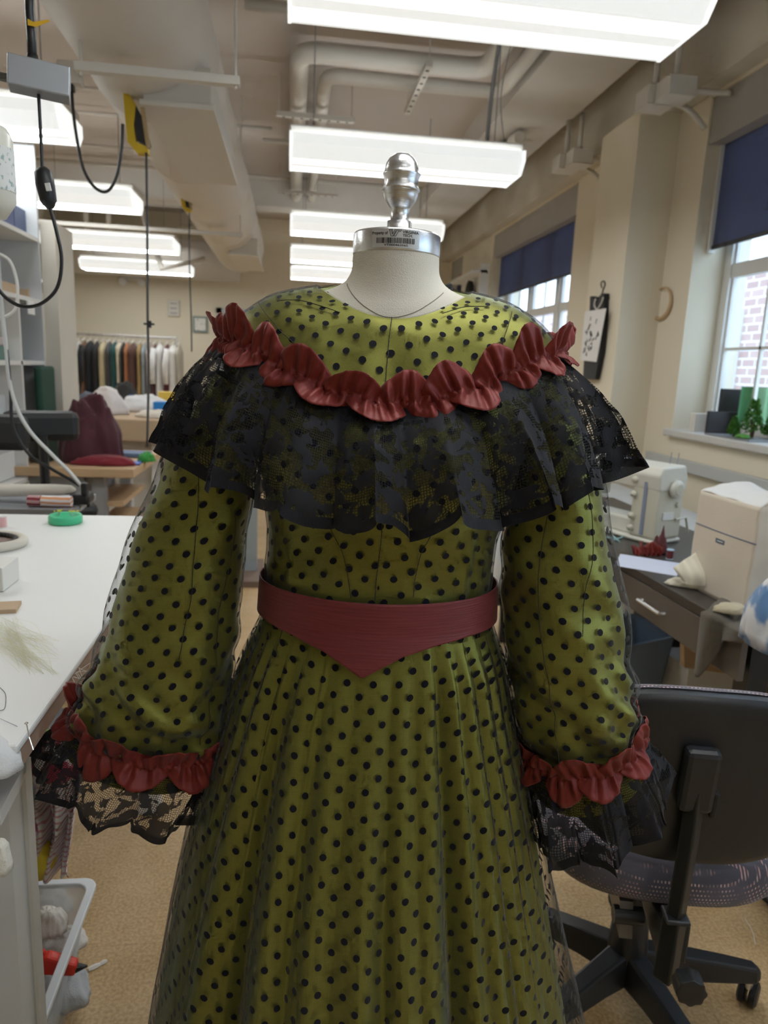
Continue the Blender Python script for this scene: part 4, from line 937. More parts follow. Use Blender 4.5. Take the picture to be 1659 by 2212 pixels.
boxat('cardboard_box', 74, 665, .16, .22, .055, 1.692, M_kraft, 'small brown box under the silver helmet')
p = aX(68, 640, -1.50)
tag(MB().lathe([(.085, 0), (.09, .03), (.078, .075), (.05, .105), (.0, .118)], (-1.52, p.y, 1.748), 28).build('silver_helmet', mat('crumpled_chrome', (.55, .56, .58), .2, .9, bump=1, bscale=25), smooth=True), 'silver dome shaped helmet on the brown box', 'helmet')
boxat('box', 34, 770, .18, .2, .2, 1.357, mat('dark_green_box', (.06, .085, .08), .5), 'dark green grey box standing on the middle shelf')
boxat('box', 8, 745, .14, .2, .07, 1.357, mat('green_box', (.12, .22, .19), .5), 'green box stacked at the left edge of the middle shelf')
boxat('box', 4, 790, .14, .2, .04, 1.357+.075, mat('pinkish', (.55, .48, .50), .5), 'pale box on top of the green box at the left edge')
boxat('price_sign', 70, 690, .10, .01, .07, 1.60, M_lam, 'small white card hanging from the edge of the second shelf', X=-1.385, cat='card')
boxat('clear_jar', 4, 875, .1, .1, .14, 1.045, M_sheetp, 'clear jar on the shelf at the left edge', cat='jar')
boxat('blue_tray', 18, 892, .22, .2, .03, 1.045, mat('blue_tray', (.25, .38, .62), .5), 'pale blue tray on the lower shelf', cat='tray')
boxat('white_box', 20, 1000, .3, .2, .14, .745, M_lam, 'white box on the low shelf behind the office chair')
for k in range(3): boxat('paper_stack', 30, 600, .3, .25, .05, .445+.06*k, mat('paper_stack%d' % k, (.6-.12*k, .58-.1*k, .55-.08*k), .8), 'stack of papers on the lowest shelf, %s' % ('bottom', 'middle', 'top')[k]+' layer', cat='paper')
tag(MB().mm((-1.385, 4.14, .55), (-1.345, 4.38, 1.33)).build('ironing_board_cover', mat('bottle_green', (.01, .06, .04), .7), bevel=.015), 'dark green folded board standing against the cream panel', 'board')
# ------------------------------------------------------------------ office chairs far left
def task_chair(x, y, rz, label, back_h=.40, zt=1.0):
    t = thing('office_chair', (x, y, 0), label, 'office chair', rz=rz)
    MB().box((0, .23, zt-back_h/2), (.30, .06, back_h)).build('backrest', M_blk, t, local=True, bevel=.04)
    MB().box((0, 0, .70), (.44, .42, .07)).build('seat', M_blk, t, local=True, bevel=.03)
    MB().tube([(0, .05, .66), (0, .26, .68), (0, .28, zt-.1)], .02, 8).build('back_post', M_blk, t, local=True)
    MB().cyl((0, 0, .1), (0, 0, .665), .025, n=14).build('gas_column', M_blk, t, local=True)
    for k in range(5):
        a = 2*PI*k/5; lg = MB().tube([(0, 0, .12), (.3*math.cos(a), .3*math.sin(a), .08)], [.025, .016], 8).build('leg', M_blk, t, local=True)
        MB().cyl((.3*math.cos(a)-.015, .3*math.sin(a), .03), (.3*math.cos(a)+.015, .3*math.sin(a), .03), .029, n=12).build('caster', M_blk2, lg, local=True)
    return t
p = aY(-34, 893, 2.72); task_chair(p.x, 2.95, PI, 'black office chair at the left edge with its backrest to the camera', .13, p.z)
p = aY(40, 886, 3.22); task_chair(p.x, 3.45, PI*1.12, 'second black office chair behind, near the dark green board', .13, p.z)
# ------------------------------------------------------------------ wooden work table with maroon fabric
t = thing('wooden_table', (-1.25, 4.3, 0), 'small wooden work table carrying the maroon fabric', 'table')
MB().mm((-1.60, 4.0, .75), (-.845, 4.85, .80)).build('tabletop', M_wood, t, bevel=.004)
MB().mm((-1.58, 4.05, .5), (-1.12, 4.75, .745)).build('side_drawers', M_grey, t)
for x, y in ((-1.05, 4.1), (-1.05, 4.75), (-1.56, 4.78)): MB().mm((x-.035, y-.035, 0), (x+.035, y+.035, .749)).build('leg', M_grey if x > -1.1 and y < 4.5 else M_white, t)
for k in range(4): MB().mm((-1.11, 4.1, .12+.15*k), (-.93, 4.7, .15+.15*k)).build('rung', M_wood, t)
M_mar = cloth('maroon_cloth', (.065, .008, .018), .8)
p = aZ(185, 1000, .80); tag(pile('maroon_fabric', (p.x+.02, 4.28, .802), .17, .15, .33, M_mar, 31, fold=.9, flat=.8), 'large heap of dark maroon fabric on the wooden table', 'fabric')
p = aZ(240, 995, .80); tag(pile('crimson_fabric', (p.x-.0, 4.15, .802), .17, .08, .05, cloth('crimson_cloth', (.20, .012, .022)), 32), 'crimson cloth lying flat beside the maroon heap', 'fabric')
p = aZ(285, 990, .80); tag(MB().box((p.x, 4.2, .806), (.20, .12, .008), .1).build('blue_folder', mat('royal_blue', (.02, .09, .48), .4)), 'royal blue flat folder at the table end', 'folder')
tag(MB().box((-.98, 4.55, .815), (.22, .16, .02), -.1).build('blue_cloth', cloth('slate_blue', (.16, .24, .40))), 'folded slate blue cloth behind the royal blue folder', 'fabric')
p = aY(140, 915, 4.45); tag(pile('red_cloth', (p.x, 4.5, p.z-.03), .08, .08, .06, cloth('bright_red', (.62, .05, .03)), 34), 'bright red cloth peeking above the maroon heap', 'fabric')
tag(MB().box(aY(228, 950, 4.4), (.08, .08, .10)).build('black_machine_head', M_blk, bevel=.02), 'small black machine head behind the maroon heap', 'machine')
p = aY(316, 975, 4.3); tag(pile('green_ribbon', (p.x, 4.3, .802), .05, .04, .05, cloth('green_ribbon', (.05, .32, .06)), 36, fold=.8), 'bright green ribbon bundle at the table edge under the hanging cord', 'ribbon')
# ------------------------------------------------------------------ far cutting table with brown paper
t = thing('paper_covered_table', (-1.3, 5.9, 0), 'wide far worktable covered in brown kraft paper', 'table')
MB().mm((-2.2, 5.35, .80), (-.35, 7.2, .96)).build('tabletop', M_kraft, t, bevel=.01)
MB().mm((-2.1, 5.6, .02), (-1.0, 7.0, .79)).build('cupboard', M_offw, t)
MB().mm((-.98, 5.55, .1), (-.45, 5.6, .55)).build('recess_shade_slab', M_blk, t)  # black slab standing in for the shade under the tabletop
for x in (-.42, -1.0): MB().mm((x-.03, 5.5, 0), (x+.03, 5.56, .79)).build('leg', M_white, t)
def onF(px, Y): p = aY(px, 850, Y); return Vector((p.x, Y, .962))
tag(pile('clear_plastic_bag', onF(232, 5.8), .16, .13, .19, mat('bag_film', (.72, .68, .68), .35), 41, fold=.5, flat=.8), 'puffed clear plastic bag with pinkish contents on the paper covered table', 'plastic bag')
tag(MB().box(onF(352, 5.75)+Vector((0, 0, .055)), (.13, .13, .11)).build('blue_bin', mat('bright_blue', (.02, .22, .62), .4), bevel=.006), 'bright blue plastic tub on the far table near the ruffle', 'tub')
tag(MB().box(onF(362, 6.4)+Vector((0, 0, .12)), (.14, .12, .08)).build('yellow_tub', mat('bright_yellow', (.72, .50, .08), .4), bevel=.006), 'yellow tub standing behind the blue tub', 'tub')
for k, (px, Y, rx, h, cl, lb) in enumerate(((310, 6.2, .22, .12, (.70, .70, .72), 'white crumpled paper heap on the far table right of the plastic bag'), (285, 6.6, .06, .1, (.04, .10, .22), 'dark blue bundle behind the crumpled paper'), (335, 5.6, .14, .05, (.74, .68, .60), 'cream paper scraps at the front of the far table'), (195, 6.6, .12, .11, (.10, .12, .16), 'dark grey case at the left end of the far table'), (272, 7.0, .12, .19, (.03, .03, .03), 'black garment heap behind the plastic bag'))):
    tag(pile('table_clutter', onF(px, Y), rx, rx*.7, h, cloth('clutter%d' % k, cl), 45+k, fold=.6), lb, 'clutter')
# ------------------------------------------------------------------ garment rail
t = thing('garment_rack', (-2.4, 10.5, 0), 'chrome garment rack along the far wall, full of costumes', 'garment rack')
MB().cyl((-3.18, 10.5, 1.68), (-1.60, 10.5, 1.68), .016, n=12).build('rail', M_alu, t)
for x in (-3.18, -1.60):
    MB().cyl((x, 10.5, .05), (x, 10.5, 1.70), .014, n=10).build('upright', M_alu, t)
    MB().cyl((x, 10.25, .05), (x, 10.75, .05), .014, n=10).build('foot_bar', M_alu, t)
GR = [(135, 'olive grey coat', (.16, .13, .10), .10, .80, .5), (153, 'long camel brown coat', (.27, .125, .035), .22, 1.55, .9), (172, 'white slip', (.70, .68, .66), .07, .95, .3), (184, 'narrow brown jacket', (.20, .09, .04), .07, .9, .3), (197, 'long black gown with silver dots', (.008, .009, .013), .20, 1.05, .8), (211, 'black frock coat', (.012, .012, .016), .12, 1.1, .5),
      (225, 'cream brocade waistcoat coat', (.52, .45, .28), .14, .86, .6), (238, 'charcoal jacket', (.06, .06, .07), .09, .88, .4), (250, 'dark teal quilted gown', (.01, .085, .085), .15, .95, .6), (260, 'cream blouse', (.66, .58, .44), .11, .56, .6), (268, 'black tailcoat', (.01, .01, .01), .07, .95, .3), (277, 'rust orange jacket', (.42, .16, .06), .09, .82, .4), (289, 'dark brown leather waistcoat', (.10, .045, .035), .15, .82, .7),
      (304, 'mustard coat', (.42, .28, .10), .08, .80, .4), (313, 'grey blue shirt', (.32, .37, .40), .08, .9, .4), (324, 'pale floral dress', (.60, .50, .47), .10, 1.0, .4), (336, 'plum dress', (.10, .02, .035), .07, .9, .3), (347, 'white open shirt with long sleeves', (.76, .76, .76), .17, .85, .8), (362, 'maroon vest', (.09, .01, .02), .12, .80, .5), (375, 'white ruffled blouse', (.78, .77, .76), .17, .80, .9), (388, 'beige jacket', (.48, .44, .36), .10, .85, .5)]
for k, (px, lb, cl, w_, ln, yawf) in enumerate(GR):
    w_ *= .82
    x = aY(px, 760, 10.5).x; top = 1.60
    def gfn(u, v, w_=w_, ln=ln, k=k):
        a = 2*PI*u; z = top-.005-ln*v; sh = min(1, .12+(v*7)**.6) if v < .16 else 1+.25*(v-.16)*noise.noise(Vector((k, v*2, 1)))
        fl = 1+.10*math.sin(a*5+k)*v
        return Vector((x+w_/2*sh*math.cos(a)*fl, 10.5+.21*sh*math.sin(a)*fl, z))
    cm = cloth('costume_%d' % k, cl, .85, var=.2, vscale=10)
    o = MB().grid(gfn, 24, 16, closed=True).build('costume', cm, smooth=True)
    tag(o, lb+' hanging on the garment rack', 'garment', 'costumes on the garment rack')
    if w_ > .13:
        s_ = MB().tube([(x-w_*.42, 10.30, top-.07), (x-w_*.60, 10.28, top-.30), (x-w_*.52, 10.27, top-.55)], [.035, .045, .035], 8).build('sleeve', cm, o, smooth=True)
    h = MB().tube(spline([(x, 10.5, 1.612), (x, 10.5, 1.66), (x+.014, 10.5, 1.694), (x+.018, 10.5, 1.712), (x-.004, 10.5, 1.714)], 4), .004, 6).tube([(x, 10.32, 1.585), (x, 10.5, 1.622), (x, 10.68, 1.585)], .006, 6).build('clothes_hanger', M_white)
    tag(h, 'white clothes hanger hooked on the garment rack rail', 'hanger', 'hangers on the garment rack')
# back wall fittings
def wallbox(nm, px, py, w_, h_, d_, m_, lb, cat, Y=YB):
    p = aY(px, py, Y); return tag(MB().mm((p.x-w_/2, Y-d_, p.z-h_/2), (p.x+w_/2, Y-.001, p.z+h_/2)).build(nm, m_, bevel=.008), lb, cat)
t = thing('framed_sign', aY(433, 701, YB-.02), 'small framed certificate on the back wall left of the door', 'framed sign')
p = aY(433, 701, YB)
MB().mm((p.x-.11, YB-.03, p.z-.12), (p.x+.11, YB-.001, p.z+.12)).build('frame', mat('frame_grey', (.22, .27, .26), .5), t)
MB().mm((p.x-.08, YB-.035, p.z-.09), (p.x+.08, YB-.0301, p.z+.09)).build('paper', blotch('sign_paper', (.75, .75, .70), (.45, .40, .38), 40, .62), t)
p = aY(376, 666, YB)
t = thing('wall_panel', (p.x, YB-.02, p.z-.1), 'white control panel with grey grille on the back wall', 'wall panel')
MB().mm((p.x-.085, YB-.04, p.z-.12), (p.x+.085, YB-.001, p.z+.12)).build('cover', M_offw, t, bevel=.01)
for k in range(3): MB().mm((p.x-.05, YB-.045, p.z+.06-.07*k), (p.x+.05, YB-.0405, p.z+.075-.07*k)).build('grille', M_grey, t)
p = aY(289, 602, YB)
t = thing('emergency_light', (p.x, YB-.05, p.z-.1), 'white twin-lamp emergency light on the back wall below the last light', 'emergency light')
MB().mm((p.x-.13, YB-.09, p.z-.03), (p.x+.13, YB-.001, p.z+.11)).build('housing', M_white, t, bevel=.015)
for s in (-1, 1): MB().cyl((p.x+s*.13, YB-.14, p.z-.06), (p.x+s*.13, YB-.05, p.z-.05), .055, n=16).build('lamp_head', M_white, t)
a, b = aY(468, 665, YB), aY(532, 665, YB)
t = thing('door_1', ((a.x+b.x)/2+.2, YB, 0), None, None); t['kind'] = 'structure'
MB().mm((a.x, YB-.06, 0), (a.x+.08, YB-.001, a.z)).mm((a.x+1.1, YB-.06, 0), (a.x+1.18, YB-.001, a.z)).mm((a.x, YB-.06, a.z-.08), (a.x+1.18, YB-.001, a.z)).build('door_frame', mat('door_frame_grey', (.50, .52, .54), .5), t)
MB().mm((a.x+.081, YB-.03, 0), (a.x+1.099, YB-.002, a.z-.081)).build('door_leaf', mat('door_leaf_grey', (.30, .31, .33), .5), t)
# blue-grey table leg and things seen between sleeve and bodice
p = aZ(540, 1245, 0)
t = thing('trestle_table', (p.x, p.y, 0), 'grey metal table leg on a brown foot seen between sleeve and bodice', 'table')
MB().mm((p.x-.045, p.y, .04), (p.x+.045, p.y+.06, .74)).build('leg', mat('blue_grey_metal', (.33, .38, .40), .4), t)
MB().mm((p.x-.10, p.y-.25, 0), (p.x+.08, p.y+.3, .04)).build('foot', mat('brown_foot', (.18, .12, .09), .6), t)
MB().mm((p.x-.12, p.y-.25, .741), (p.x+.12, p.y+.35, .77)).build('tabletop', M_offw, t)
# ------------------------------------------------------------------ right: desk by the windows
DZ = .75
M_desk = mat('dark_brown_laminate', (.045, .038, .035), .32, var=.15, stretch=(1, 6, 1))
M_dfr = mat('taupe_desk_front', (.115, .095, .08), .45, var=.08)
t = thing('desk', (1.4, 2.3, 0), 'dark brown desk with drawers along the window wall', 'desk')
f0, f1 = aZ(1378, 1233, DZ), aZ(1612, 1367, DZ)
def line(Y): k = (Y-f0.y)/(f1.y-f0.y); return f0.x+(f1.x-f0.x)*k
y0, y1 = f1.y, 3.7
MB().prism([(line(y0), y0, DZ-.03), (1.78, y0, DZ-.03), (1.78, y1, DZ-.03), (line(y1), y1, DZ-.03)], (0, 0, .03)).build('desktop', M_desk, t, bevel=.002)
def front(ya, yb, z0, z1, nm, m_, off=.0): return MB().prism([(line(ya)-off, ya, z0), (line(yb)-off, yb, z0), (line(yb)+.018-off, yb, z0), (line(ya)+.018-off, ya, z0)], (0, 0, z1-z0)).build(nm, m_, t)
d = front(y0+.004, 2.60, DZ-.140, DZ-.032, 'drawer', M_dfr, .004)
h0, h1 = aX(1393, 1280, 1.10), aX(1436, 1303, 1.09)
ym, zm = aX(1415, 1292, line(2.15)).y, DZ-.085
MB().tube([(line(ym+.07)-.004, ym+.07, zm), (line(ym+.07)-.022, ym+.07, zm), (line(ym-.07)-.022, ym-.07, zm), (line(ym-.07)-.004, ym-.07, zm)], .006, 8).build('handle', M_alu, d)
d2 = front(2.62, 3.5, DZ-.140, DZ-.032, 'drawer', M_dfr, .004)
MB().tube([(line(3.0)-.004, 3.0, zm), (line(3.0)-.022, 3.0, zm), (line(2.86)-.022, 2.86, zm), (line(2.86)-.004, 2.86, zm)], .006, 8).build('handle', M_alu, d2)
for (x, y) in ((line(y0)+.07, y0+.05), (1.70, y0+.05), (1.70, 3.55), (line(3.5)+.08, 3.5)): MB().mm((x-.03, y-.03, 0), (x+.03, y+.03, DZ-.031)).build('leg', M_blk, t)
t = thing('radiator_cover', (2.1, 3, 0), 'light grey radiator cover between desk and wall', 'radiator cover')
MB().mm((1.84, 1.0, 0), (2.12, 4.55, .70)).build('cover_body', M_offw, t); MB().mm((1.83, 1.0, .70), (2.13, 4.55, .72)).build('cover_top', mat('cover_top', (.48, .48, .47), .5), t)
tag(MB().mm((2.36, 2.6, .86), (2.398, 4.5, .93)).build('cable_raceway', mat('raceway_grey', (.50, .51, .50), .5), bevel=.004), 'pale grey cable raceway along the wall above the sewing machine bed', 'raceway')
# sewing machine
sy, sx = 2.62, 1.345
t = thing('sewing_machine', (sx+.09, sy+.2, DZ), 'white sewing machine with round handwheel on the desk', 'sewing machine')
M_sm = mat('machine_white', (.70, .69, .62), .38); M_sm2 = mat('machine_cream', (.62, .60, .50), .45); M_sb = mat('machine_blue_grey', (.25, .29, .40), .4)
MB().mm((sx-.0, sy+.0, DZ+.001), (sx+.18, sy+.42, DZ+.018)).mm((sx+.03, sy+.12, DZ+.018), (sx+.15, sy+.40, DZ+.085)).build('bed', M_sm, t, bevel=.008)
MB().mm((sx+.01, sy, DZ+.018), (sx+.17, sy+.13, DZ+.235)).build('column', M_sm2, t, bevel=.012)
poly = [(sx+.01, 0, .215), (sx-.0, 0, .28), (sx+.02, 0, .312), (sx+.155, 0, .318), (sx+.175, 0, .27), (sx+.172, 0, .215)]
MB().prism([(p_[0], sy-.004, DZ+p_[2]) for p_ in poly], (0, .40, 0)).build('arm', M_sm, t, bevel=.008)
MB().mm((sx+.02, sy+.33, DZ+.15), (sx+.12, sy+.397, DZ+.225)).build('needle_head', M_sm, t, bevel=.01)
MB().cyl((sx+.07, sy+.355, DZ+.095), (sx+.07, sy+.355, DZ+.15), .003, n=8).mm((sx+.055, sy+.345, DZ+.088), (sx+.085, sy+.367, DZ+.094)).build('needle_bar', M_alu, t)
hw = MB().lathe([(.0, -.02), (.030, -.02), (.032, -.018), (.036, -.016), (.036, -.002), (.030, 0)], (sx+.095, sy-.006, DZ+.225), 32, 'Y', cap=False).build('handwheel', M_sm, t, smooth=True)
MB().lathe([(0, -.004), (.022, -.004), (.024, 0)], (sx+.095, sy-.027, DZ+.225), 24, 'Y', cap=False).build('wheel_hub', M_sm2, hw)
MB().mm((sx-.006, sy+.23, DZ+.235), (sx-.002, sy+.335, DZ+.278)).build('display_panel', mat('display_grey', (.30, .33, .37), .3), t)
MB().mm((sx-.004, sy+.34, DZ+.24), (sx+.001, sy+.385, DZ+.29)).build('green_screen', mat('machine_green', (.02, .33, .22), .4), t)
MB().mm((sx+.04, sy+.19, DZ+.318), (sx+.12, sy+.30, DZ+.321)).build('top_panel', M_sb, t)
MB().mm((sx+.005, sy+.055, DZ+.03), (sx+.0095, sy+.070, DZ+.27)).build('blue_stripe', M_sb, t)
for k, z in enumerate((.25, .19, .10, .05)): MB().lathe([(0, -.012), (.012, -.010), (.014, 0)], (sx+.006, sy+.115, DZ+z), 16, 'X', cap=False).build('dial', M_sm2, t, smooth=True)
MB().mm((sx+.045, sy-.006, DZ+.10), (sx+.11, sy-.0005, DZ+.13)).build('rating_plate', M_lam, t)
MB().lathe([(0, -.01), (.011, -.009), (.012, 0)], (sx+.13, sy-.001, DZ+.16), 14, 'Y', cap=False).build('side_knob', M_sm2, t)
MB().tube([(sx+.12, sy-.01, DZ+.10), (sx+.18, sy-.012, DZ+.105), (sx+.22, sy, DZ+.04)], .005, 8).build('presser_lever', M_sm2, t)
for k in range(2): MB().cyl((sx+.12+.02*k, sy+.05-.02*k, DZ+.318), (sx+.125+.02*k, sy+.05-.02*k, DZ+.365), .0018, n=6).build('spool_pin', M_steel, t)
MB().cyl((sx+.05, sy+.12, DZ+.318), (sx+.05, sy+.12, DZ+.328), .008, n=10).build('bobbin_winder', M_sm2, t)
p = aZ(1398, 1172, DZ); t.rotation_euler = (0, 0, .42); tcone = thing('thread_cone', p, 'pale yellow thread spool standing before the sewing machine', 'thread spool')
MB().lathe([(.011, .003), (.0115, .052), (.009, .055)], (0, 0, 0), 18).build('thread', cloth('pale_yellow_thread', (.75, .75, .42)), tcone, local=True)
MB().lathe([(.011, 0), (.012, .003)], (0, 0, 0), 18).lathe([(.006, .055), (.008, .062), (.003, .066)], (0, 0, 0), 18).build('spool_cap', mat('yellow_cap', (.78, .76, .05), .4), tcone, local=True)
def gather(nm, px0, px1, py, z, h, m_, label, seed):
    a, b = aZ(px0, py, z), aZ(px1, py, z)
    def fn(u, v):
        q = a.lerp(b, u); s_ = math.sin(u*34+seed)*.014+math.sin(u*13)*.008
        return q+Vector((0, s_*v-.012+.02*v, .004+h*v*(.75+.25*math.sin(u*17+seed))+.008*math.sin(u*41+v*3)))
    return tag(MB().grid(fn, 120, 8).grid(lambda u, v: fn(u, v)+Vector((.004, .022+.01*math.sin(u*23), -.008*v+.0)), 120, 8).build(nm, m_, smooth=True, solid=.001), label, 'ribbon trim')
gather('gathered_ribbon', 1368, 1430, 1200, DZ, .045, M_red, 'bundle of gathered dark red ribbon lying on the desk', 3)
tag(pile('ribbon_coil', aZ(1432, 1200, DZ)+Vector((0, .03, 0)), .03, .025, .06, cloth('dark_red', (.10, .010, .014), .6), 51, fold=1.0, pointy=.6), 'dark red ribbon end curled up behind the red thread spool', 'ribbon')
spool('thread_spool', aZ(1446, 1208, DZ), .013, .038, cloth('dark_red_thread', (.14, .012, .018), .6), 'dark red thread spool with pale blue top on the desk', core=mat('pale_blue_cap', (.45, .62, .75), .4))
q4 = [aZ(x, y, DZ+.0005) for x, y in ((1328, 1222), (1340, 1197), (1475, 1218), (1462, 1245))]
tag(MB().prism(q4, (0, 0, .001)).build('paper_sheet', mat('pale_blue_paper', (.60, .64, .78), .7)), 'pale blue sheet of paper on the front of the desk', 'paper')
tag(MB().tube([aZ(1312, 1160, DZ+.004), aZ(1330, 1166, DZ+.004), aZ(1345, 1160, DZ+.004)], .004, 6).tube([aZ(1316, 1150, DZ+.004), aZ(1338, 1170, DZ+.004)], .003, 6).build('seam_clips', mat('teal_clear', (.30, .55, .60), .2)), 'small teal and clear clips beside the sewing machine', 'clip')

# canvas box cover
A, B = aZ(1483, 1262, DZ), aZ(1606, 1325, DZ)
A.z = B.z = DZ
ht = aY(1487, 1060, A.y).z-DZ
t = thing('canvas_cover', ((A+B)/2), 'cream canvas box shaped cover with blue piping on the desk', 'fabric cover')
dpt = Vector((.27, .20, 0)); n_ = 24
M_can = cloth('cream_canvas', (.66, .58, .48), .9, .6)
def cvf(u, v):
    p = A.lerp(B, u); return p+Vector((0, 0, ht*v))+Vector((-.3, -.4, 0))*.02*(math.sin(PI*u)*math.sin(PI*v))+Vector((0, -1, 0))*.006*noise.noise(Vector((u*3, v*5, 2)))+dpt*.05*v
MB().grid(cvf, 24, 24).build('front_panel', M_can, t, smooth=True, solid=.002)
MB().grid(lambda u, v: cvf(1, v)+dpt*u+Vector((.01*math.sin(PI*u)*math.sin(v*PI), 0, 0)), 16, 16).build('side_panel', M_can, t, smooth=True, solid=.002)
MB().grid(lambda u, v: cvf(0, v)+dpt*u, 16, 16).build('side_panel', M_can, t, smooth=True, solid=.002)
MB().grid(lambda u, v: cvf(u, 1)+dpt*v+Vector((0, 0, .012*noise.noise(Vector((u*3, v*3, 5)))+.006*math.sin(v*PI))), 20, 16).build('top_panel', cloth('white_canvas', (.74, .72, .69), .9), t, smooth=True, solid=.002)
MB().tube([cvf(u, .66)+Vector((0, -.002, 0)) for u in R_(0, 1, 16)], .0022, 6).build('blue_piping', cloth('navy_piping', (.10, .12, .20)), t)
lb = MB().grid(lambda u, v: cvf(.38+.16*u, .55+.045*v)+Vector((-.001, -.0035, 0)), 4, 2).build('blue_label', cloth('slate_label', (.10, .13, .18)), t)
MB().tube([cvf(.41+.1*u, .573)+Vector((-.002, -.005, 0)) for u in R_(0, 1, 4)], .0010, 5).build('label_print', M_white, lb)
ya_ = A.y-.05
tri_ = [aY(1454, 1226, ya_), aY(1508, 1190, ya_+.03), aY(1585, 1276, ya_-.03), aY(1482, 1262, ya_-.04)]
def csf(u, v):
    p = tri_[0].lerp(tri_[1], u).lerp(tri_[3].lerp(tri_[2], u), v); return p+Vector((-.010, -.022, .006))*(math.sin(PI*v)+.5*math.sin(u*11+v*4))*math.sin(PI*u)**.5
tag(MB().grid(csf, 40, 30).build('cotton_scrap', cloth('ivory_cotton', (.74, .70, .58), .8), smooth=True, solid=.002), 'peaked ivory cotton scrap leaning on the canvas cover', 'fabric scrap')
tag(pile('cotton_scrap', aZ(1480, 1268, DZ)+Vector((0, 0, .0)), .06, .02, .02, cloth('ivory_cotton', (1, 1, 1)), 62, rz=-.6, fold=1.0), 'ruffled ivory cotton strip at the desk edge', 'fabric scrap')
# tweed and plaid fabrics hanging off the desk
p = aZ(1600, 1330, DZ)
M_tw = cloth('brown_tweed', (.095, .078, .055), .95, .8, var=.25, vscale=120)
def tw(u, v):
    e_ = aZ(1527+100*u, 1322+52*u, DZ+.006+.006*math.sin(u*9)); top_ = aZ(1560+90*u, 1292+10*u, DZ+.012)
    if v < .4: return top_.lerp(e_, v/.4)+Vector((0, 0, .008*math.sin(PI*v/.4)*math.sin(u*7+1)))
    dr = (.125*math.exp(-((u-.12)/.22)**2)+.045*(1-u)+.02); k = (v-.4)/.6
    return e_+Vector((-.016-.010*math.sin(u*13)*k, -.006*k, -dr*k))
tag(MB().grid(tw, 50, 30).build('tweed_fabric', M_tw, smooth=True, solid=.004), 'brown tweed cloth draped over the desk edge', 'fabric')
tag(pile('tweed_fold', aZ(1608, 1268, DZ), .06, .05, .07, M_tw, 64, fold=.6), 'darker folded tweed bundle on the desk beside the canvas cover', 'fabric')
tag(pile('felt_scrap', aZ(1578, 1322, DZ+.018), .05, .03, .022, cloth('beige_felt', (.50, .43, .30), .95), 65, fold=.4), 'beige felt scrap lying on the brown tweed', 'fabric scrap')
tag(pile('blue_blanket', aY(1680, 1345, 1.30)-Vector((0, 0, .055)), .060, .08, .17, blotch('blue_white_fleece', (.72, .72, .74), (.13, .26, .50), 9, .49, .04), 66, fold=.25, flat=1.0), 'fluffy blue and white checked blanket at the right edge', 'blanket')
t = thing('side_table', (1.24, 1.42, 0), 'black table end at the right edge under the blanket', 'table')
a = aZ(1615, 1372, .66)
MB().mm((a.x, a.y-.25, .63), (a.x+.5, a.y, .66)).build('tabletop', M_blk, t, bevel=.003)
MB().mm((a.x+.06, a.y-.05, 0), (a.x+.11, a.y-.01, .629)).build('leg', mat('dark_taupe', (.09, .075, .065), .5), t)
a, b = aY(1480, 1420, 2.3), aY(1640, 1445, 2.3)
tag(MB().prism([aY(1478, 1395, 2.35), aY(1660, 1432, 2.35), aY(1660, 1468, 2.35), aY(1478, 1442, 2.35)], (0, .03, 0)).build('pine_plank', M_wood), 'pale pine plank on edge under the desk', 'plank')
tag(MB().mm((aY(1484, 1470, 2.4).x, 2.40, .005), (aY(1640, 1470, 2.4).x, 2.62, aY(1560, 1445, 2.4).z)).build('white_carton', M_lam), 'white carton under the desk behind the pine plank', 'box')
tag(MB().mm((aY(1424, 1400, 2.82).x, 2.82, .0), (aY(1486, 1400, 2.82).x+.02, 3.1, .60)).build('black_case', M_blk, bevel=.02), 'black case under the desk behind the waste bin', 'case')
# waste bin
bx, by = 1.37, 2.60
t = thing('waste_bin', (bx, by, 0), 'blue grey plastic waste bin under the desk', 'waste bin')
def rq(s, z, n=5, g=.04):
    out = []
    for (cx_, cy_, a0) in ((s-g, -s*.8+g, -90), (s-g, s*.8-g, 0), (-s+g, s*.8-g, 90), (-s+g, -s*.8+g, 180)):
        for k in range(n): a = math.radians(a0+90*k/(n-1)); out.append((cx_+g*math.cos(a), cy_+g*math.sin(a), z))
    return out
RR = [rq(.12, .002), rq(.165, .40), rq(.178, .40), rq(.178, .388), rq(.170, .388), rq(.161, .395), rq(.116, .008)]
RR = [rq(.12, .002), rq(.160, .39), rq(.178, .388), rq(.180, .40), rq(.168, .402), rq(.157, .395), rq(.114, .008)]
N_ = len(RR[0]); mb = MB(); mb.add(sum(RR, []), [(r*N_+i, r*N_+(i+1) % N_, (r+1)*N_+(i+1) % N_, (r+1)*N_+i) for r in range(len(RR)-1) for i in range(N_)]+[tuple(range(N_)), tuple((len(RR)-1)*N_+i for i in range(N_))])
mb.build('bin_body', mat('slate_blue_plastic', (.20, .27, .38), .42), t, smooth=False, local=True)
t.rotation_euler = (0, 0, .38)
# bin at the far right edge
tag(MB().tube([aZ(1690, 1940, .0), aZ(1688, 1840, .30)+Vector((0, 0, 0))], [.05, .06], 20).build('grey_bin', mat('grey_blue_bin', (.20, .22, .27), .5)), 'grey blue bin at the right edge beyond the chair seat', 'bin')
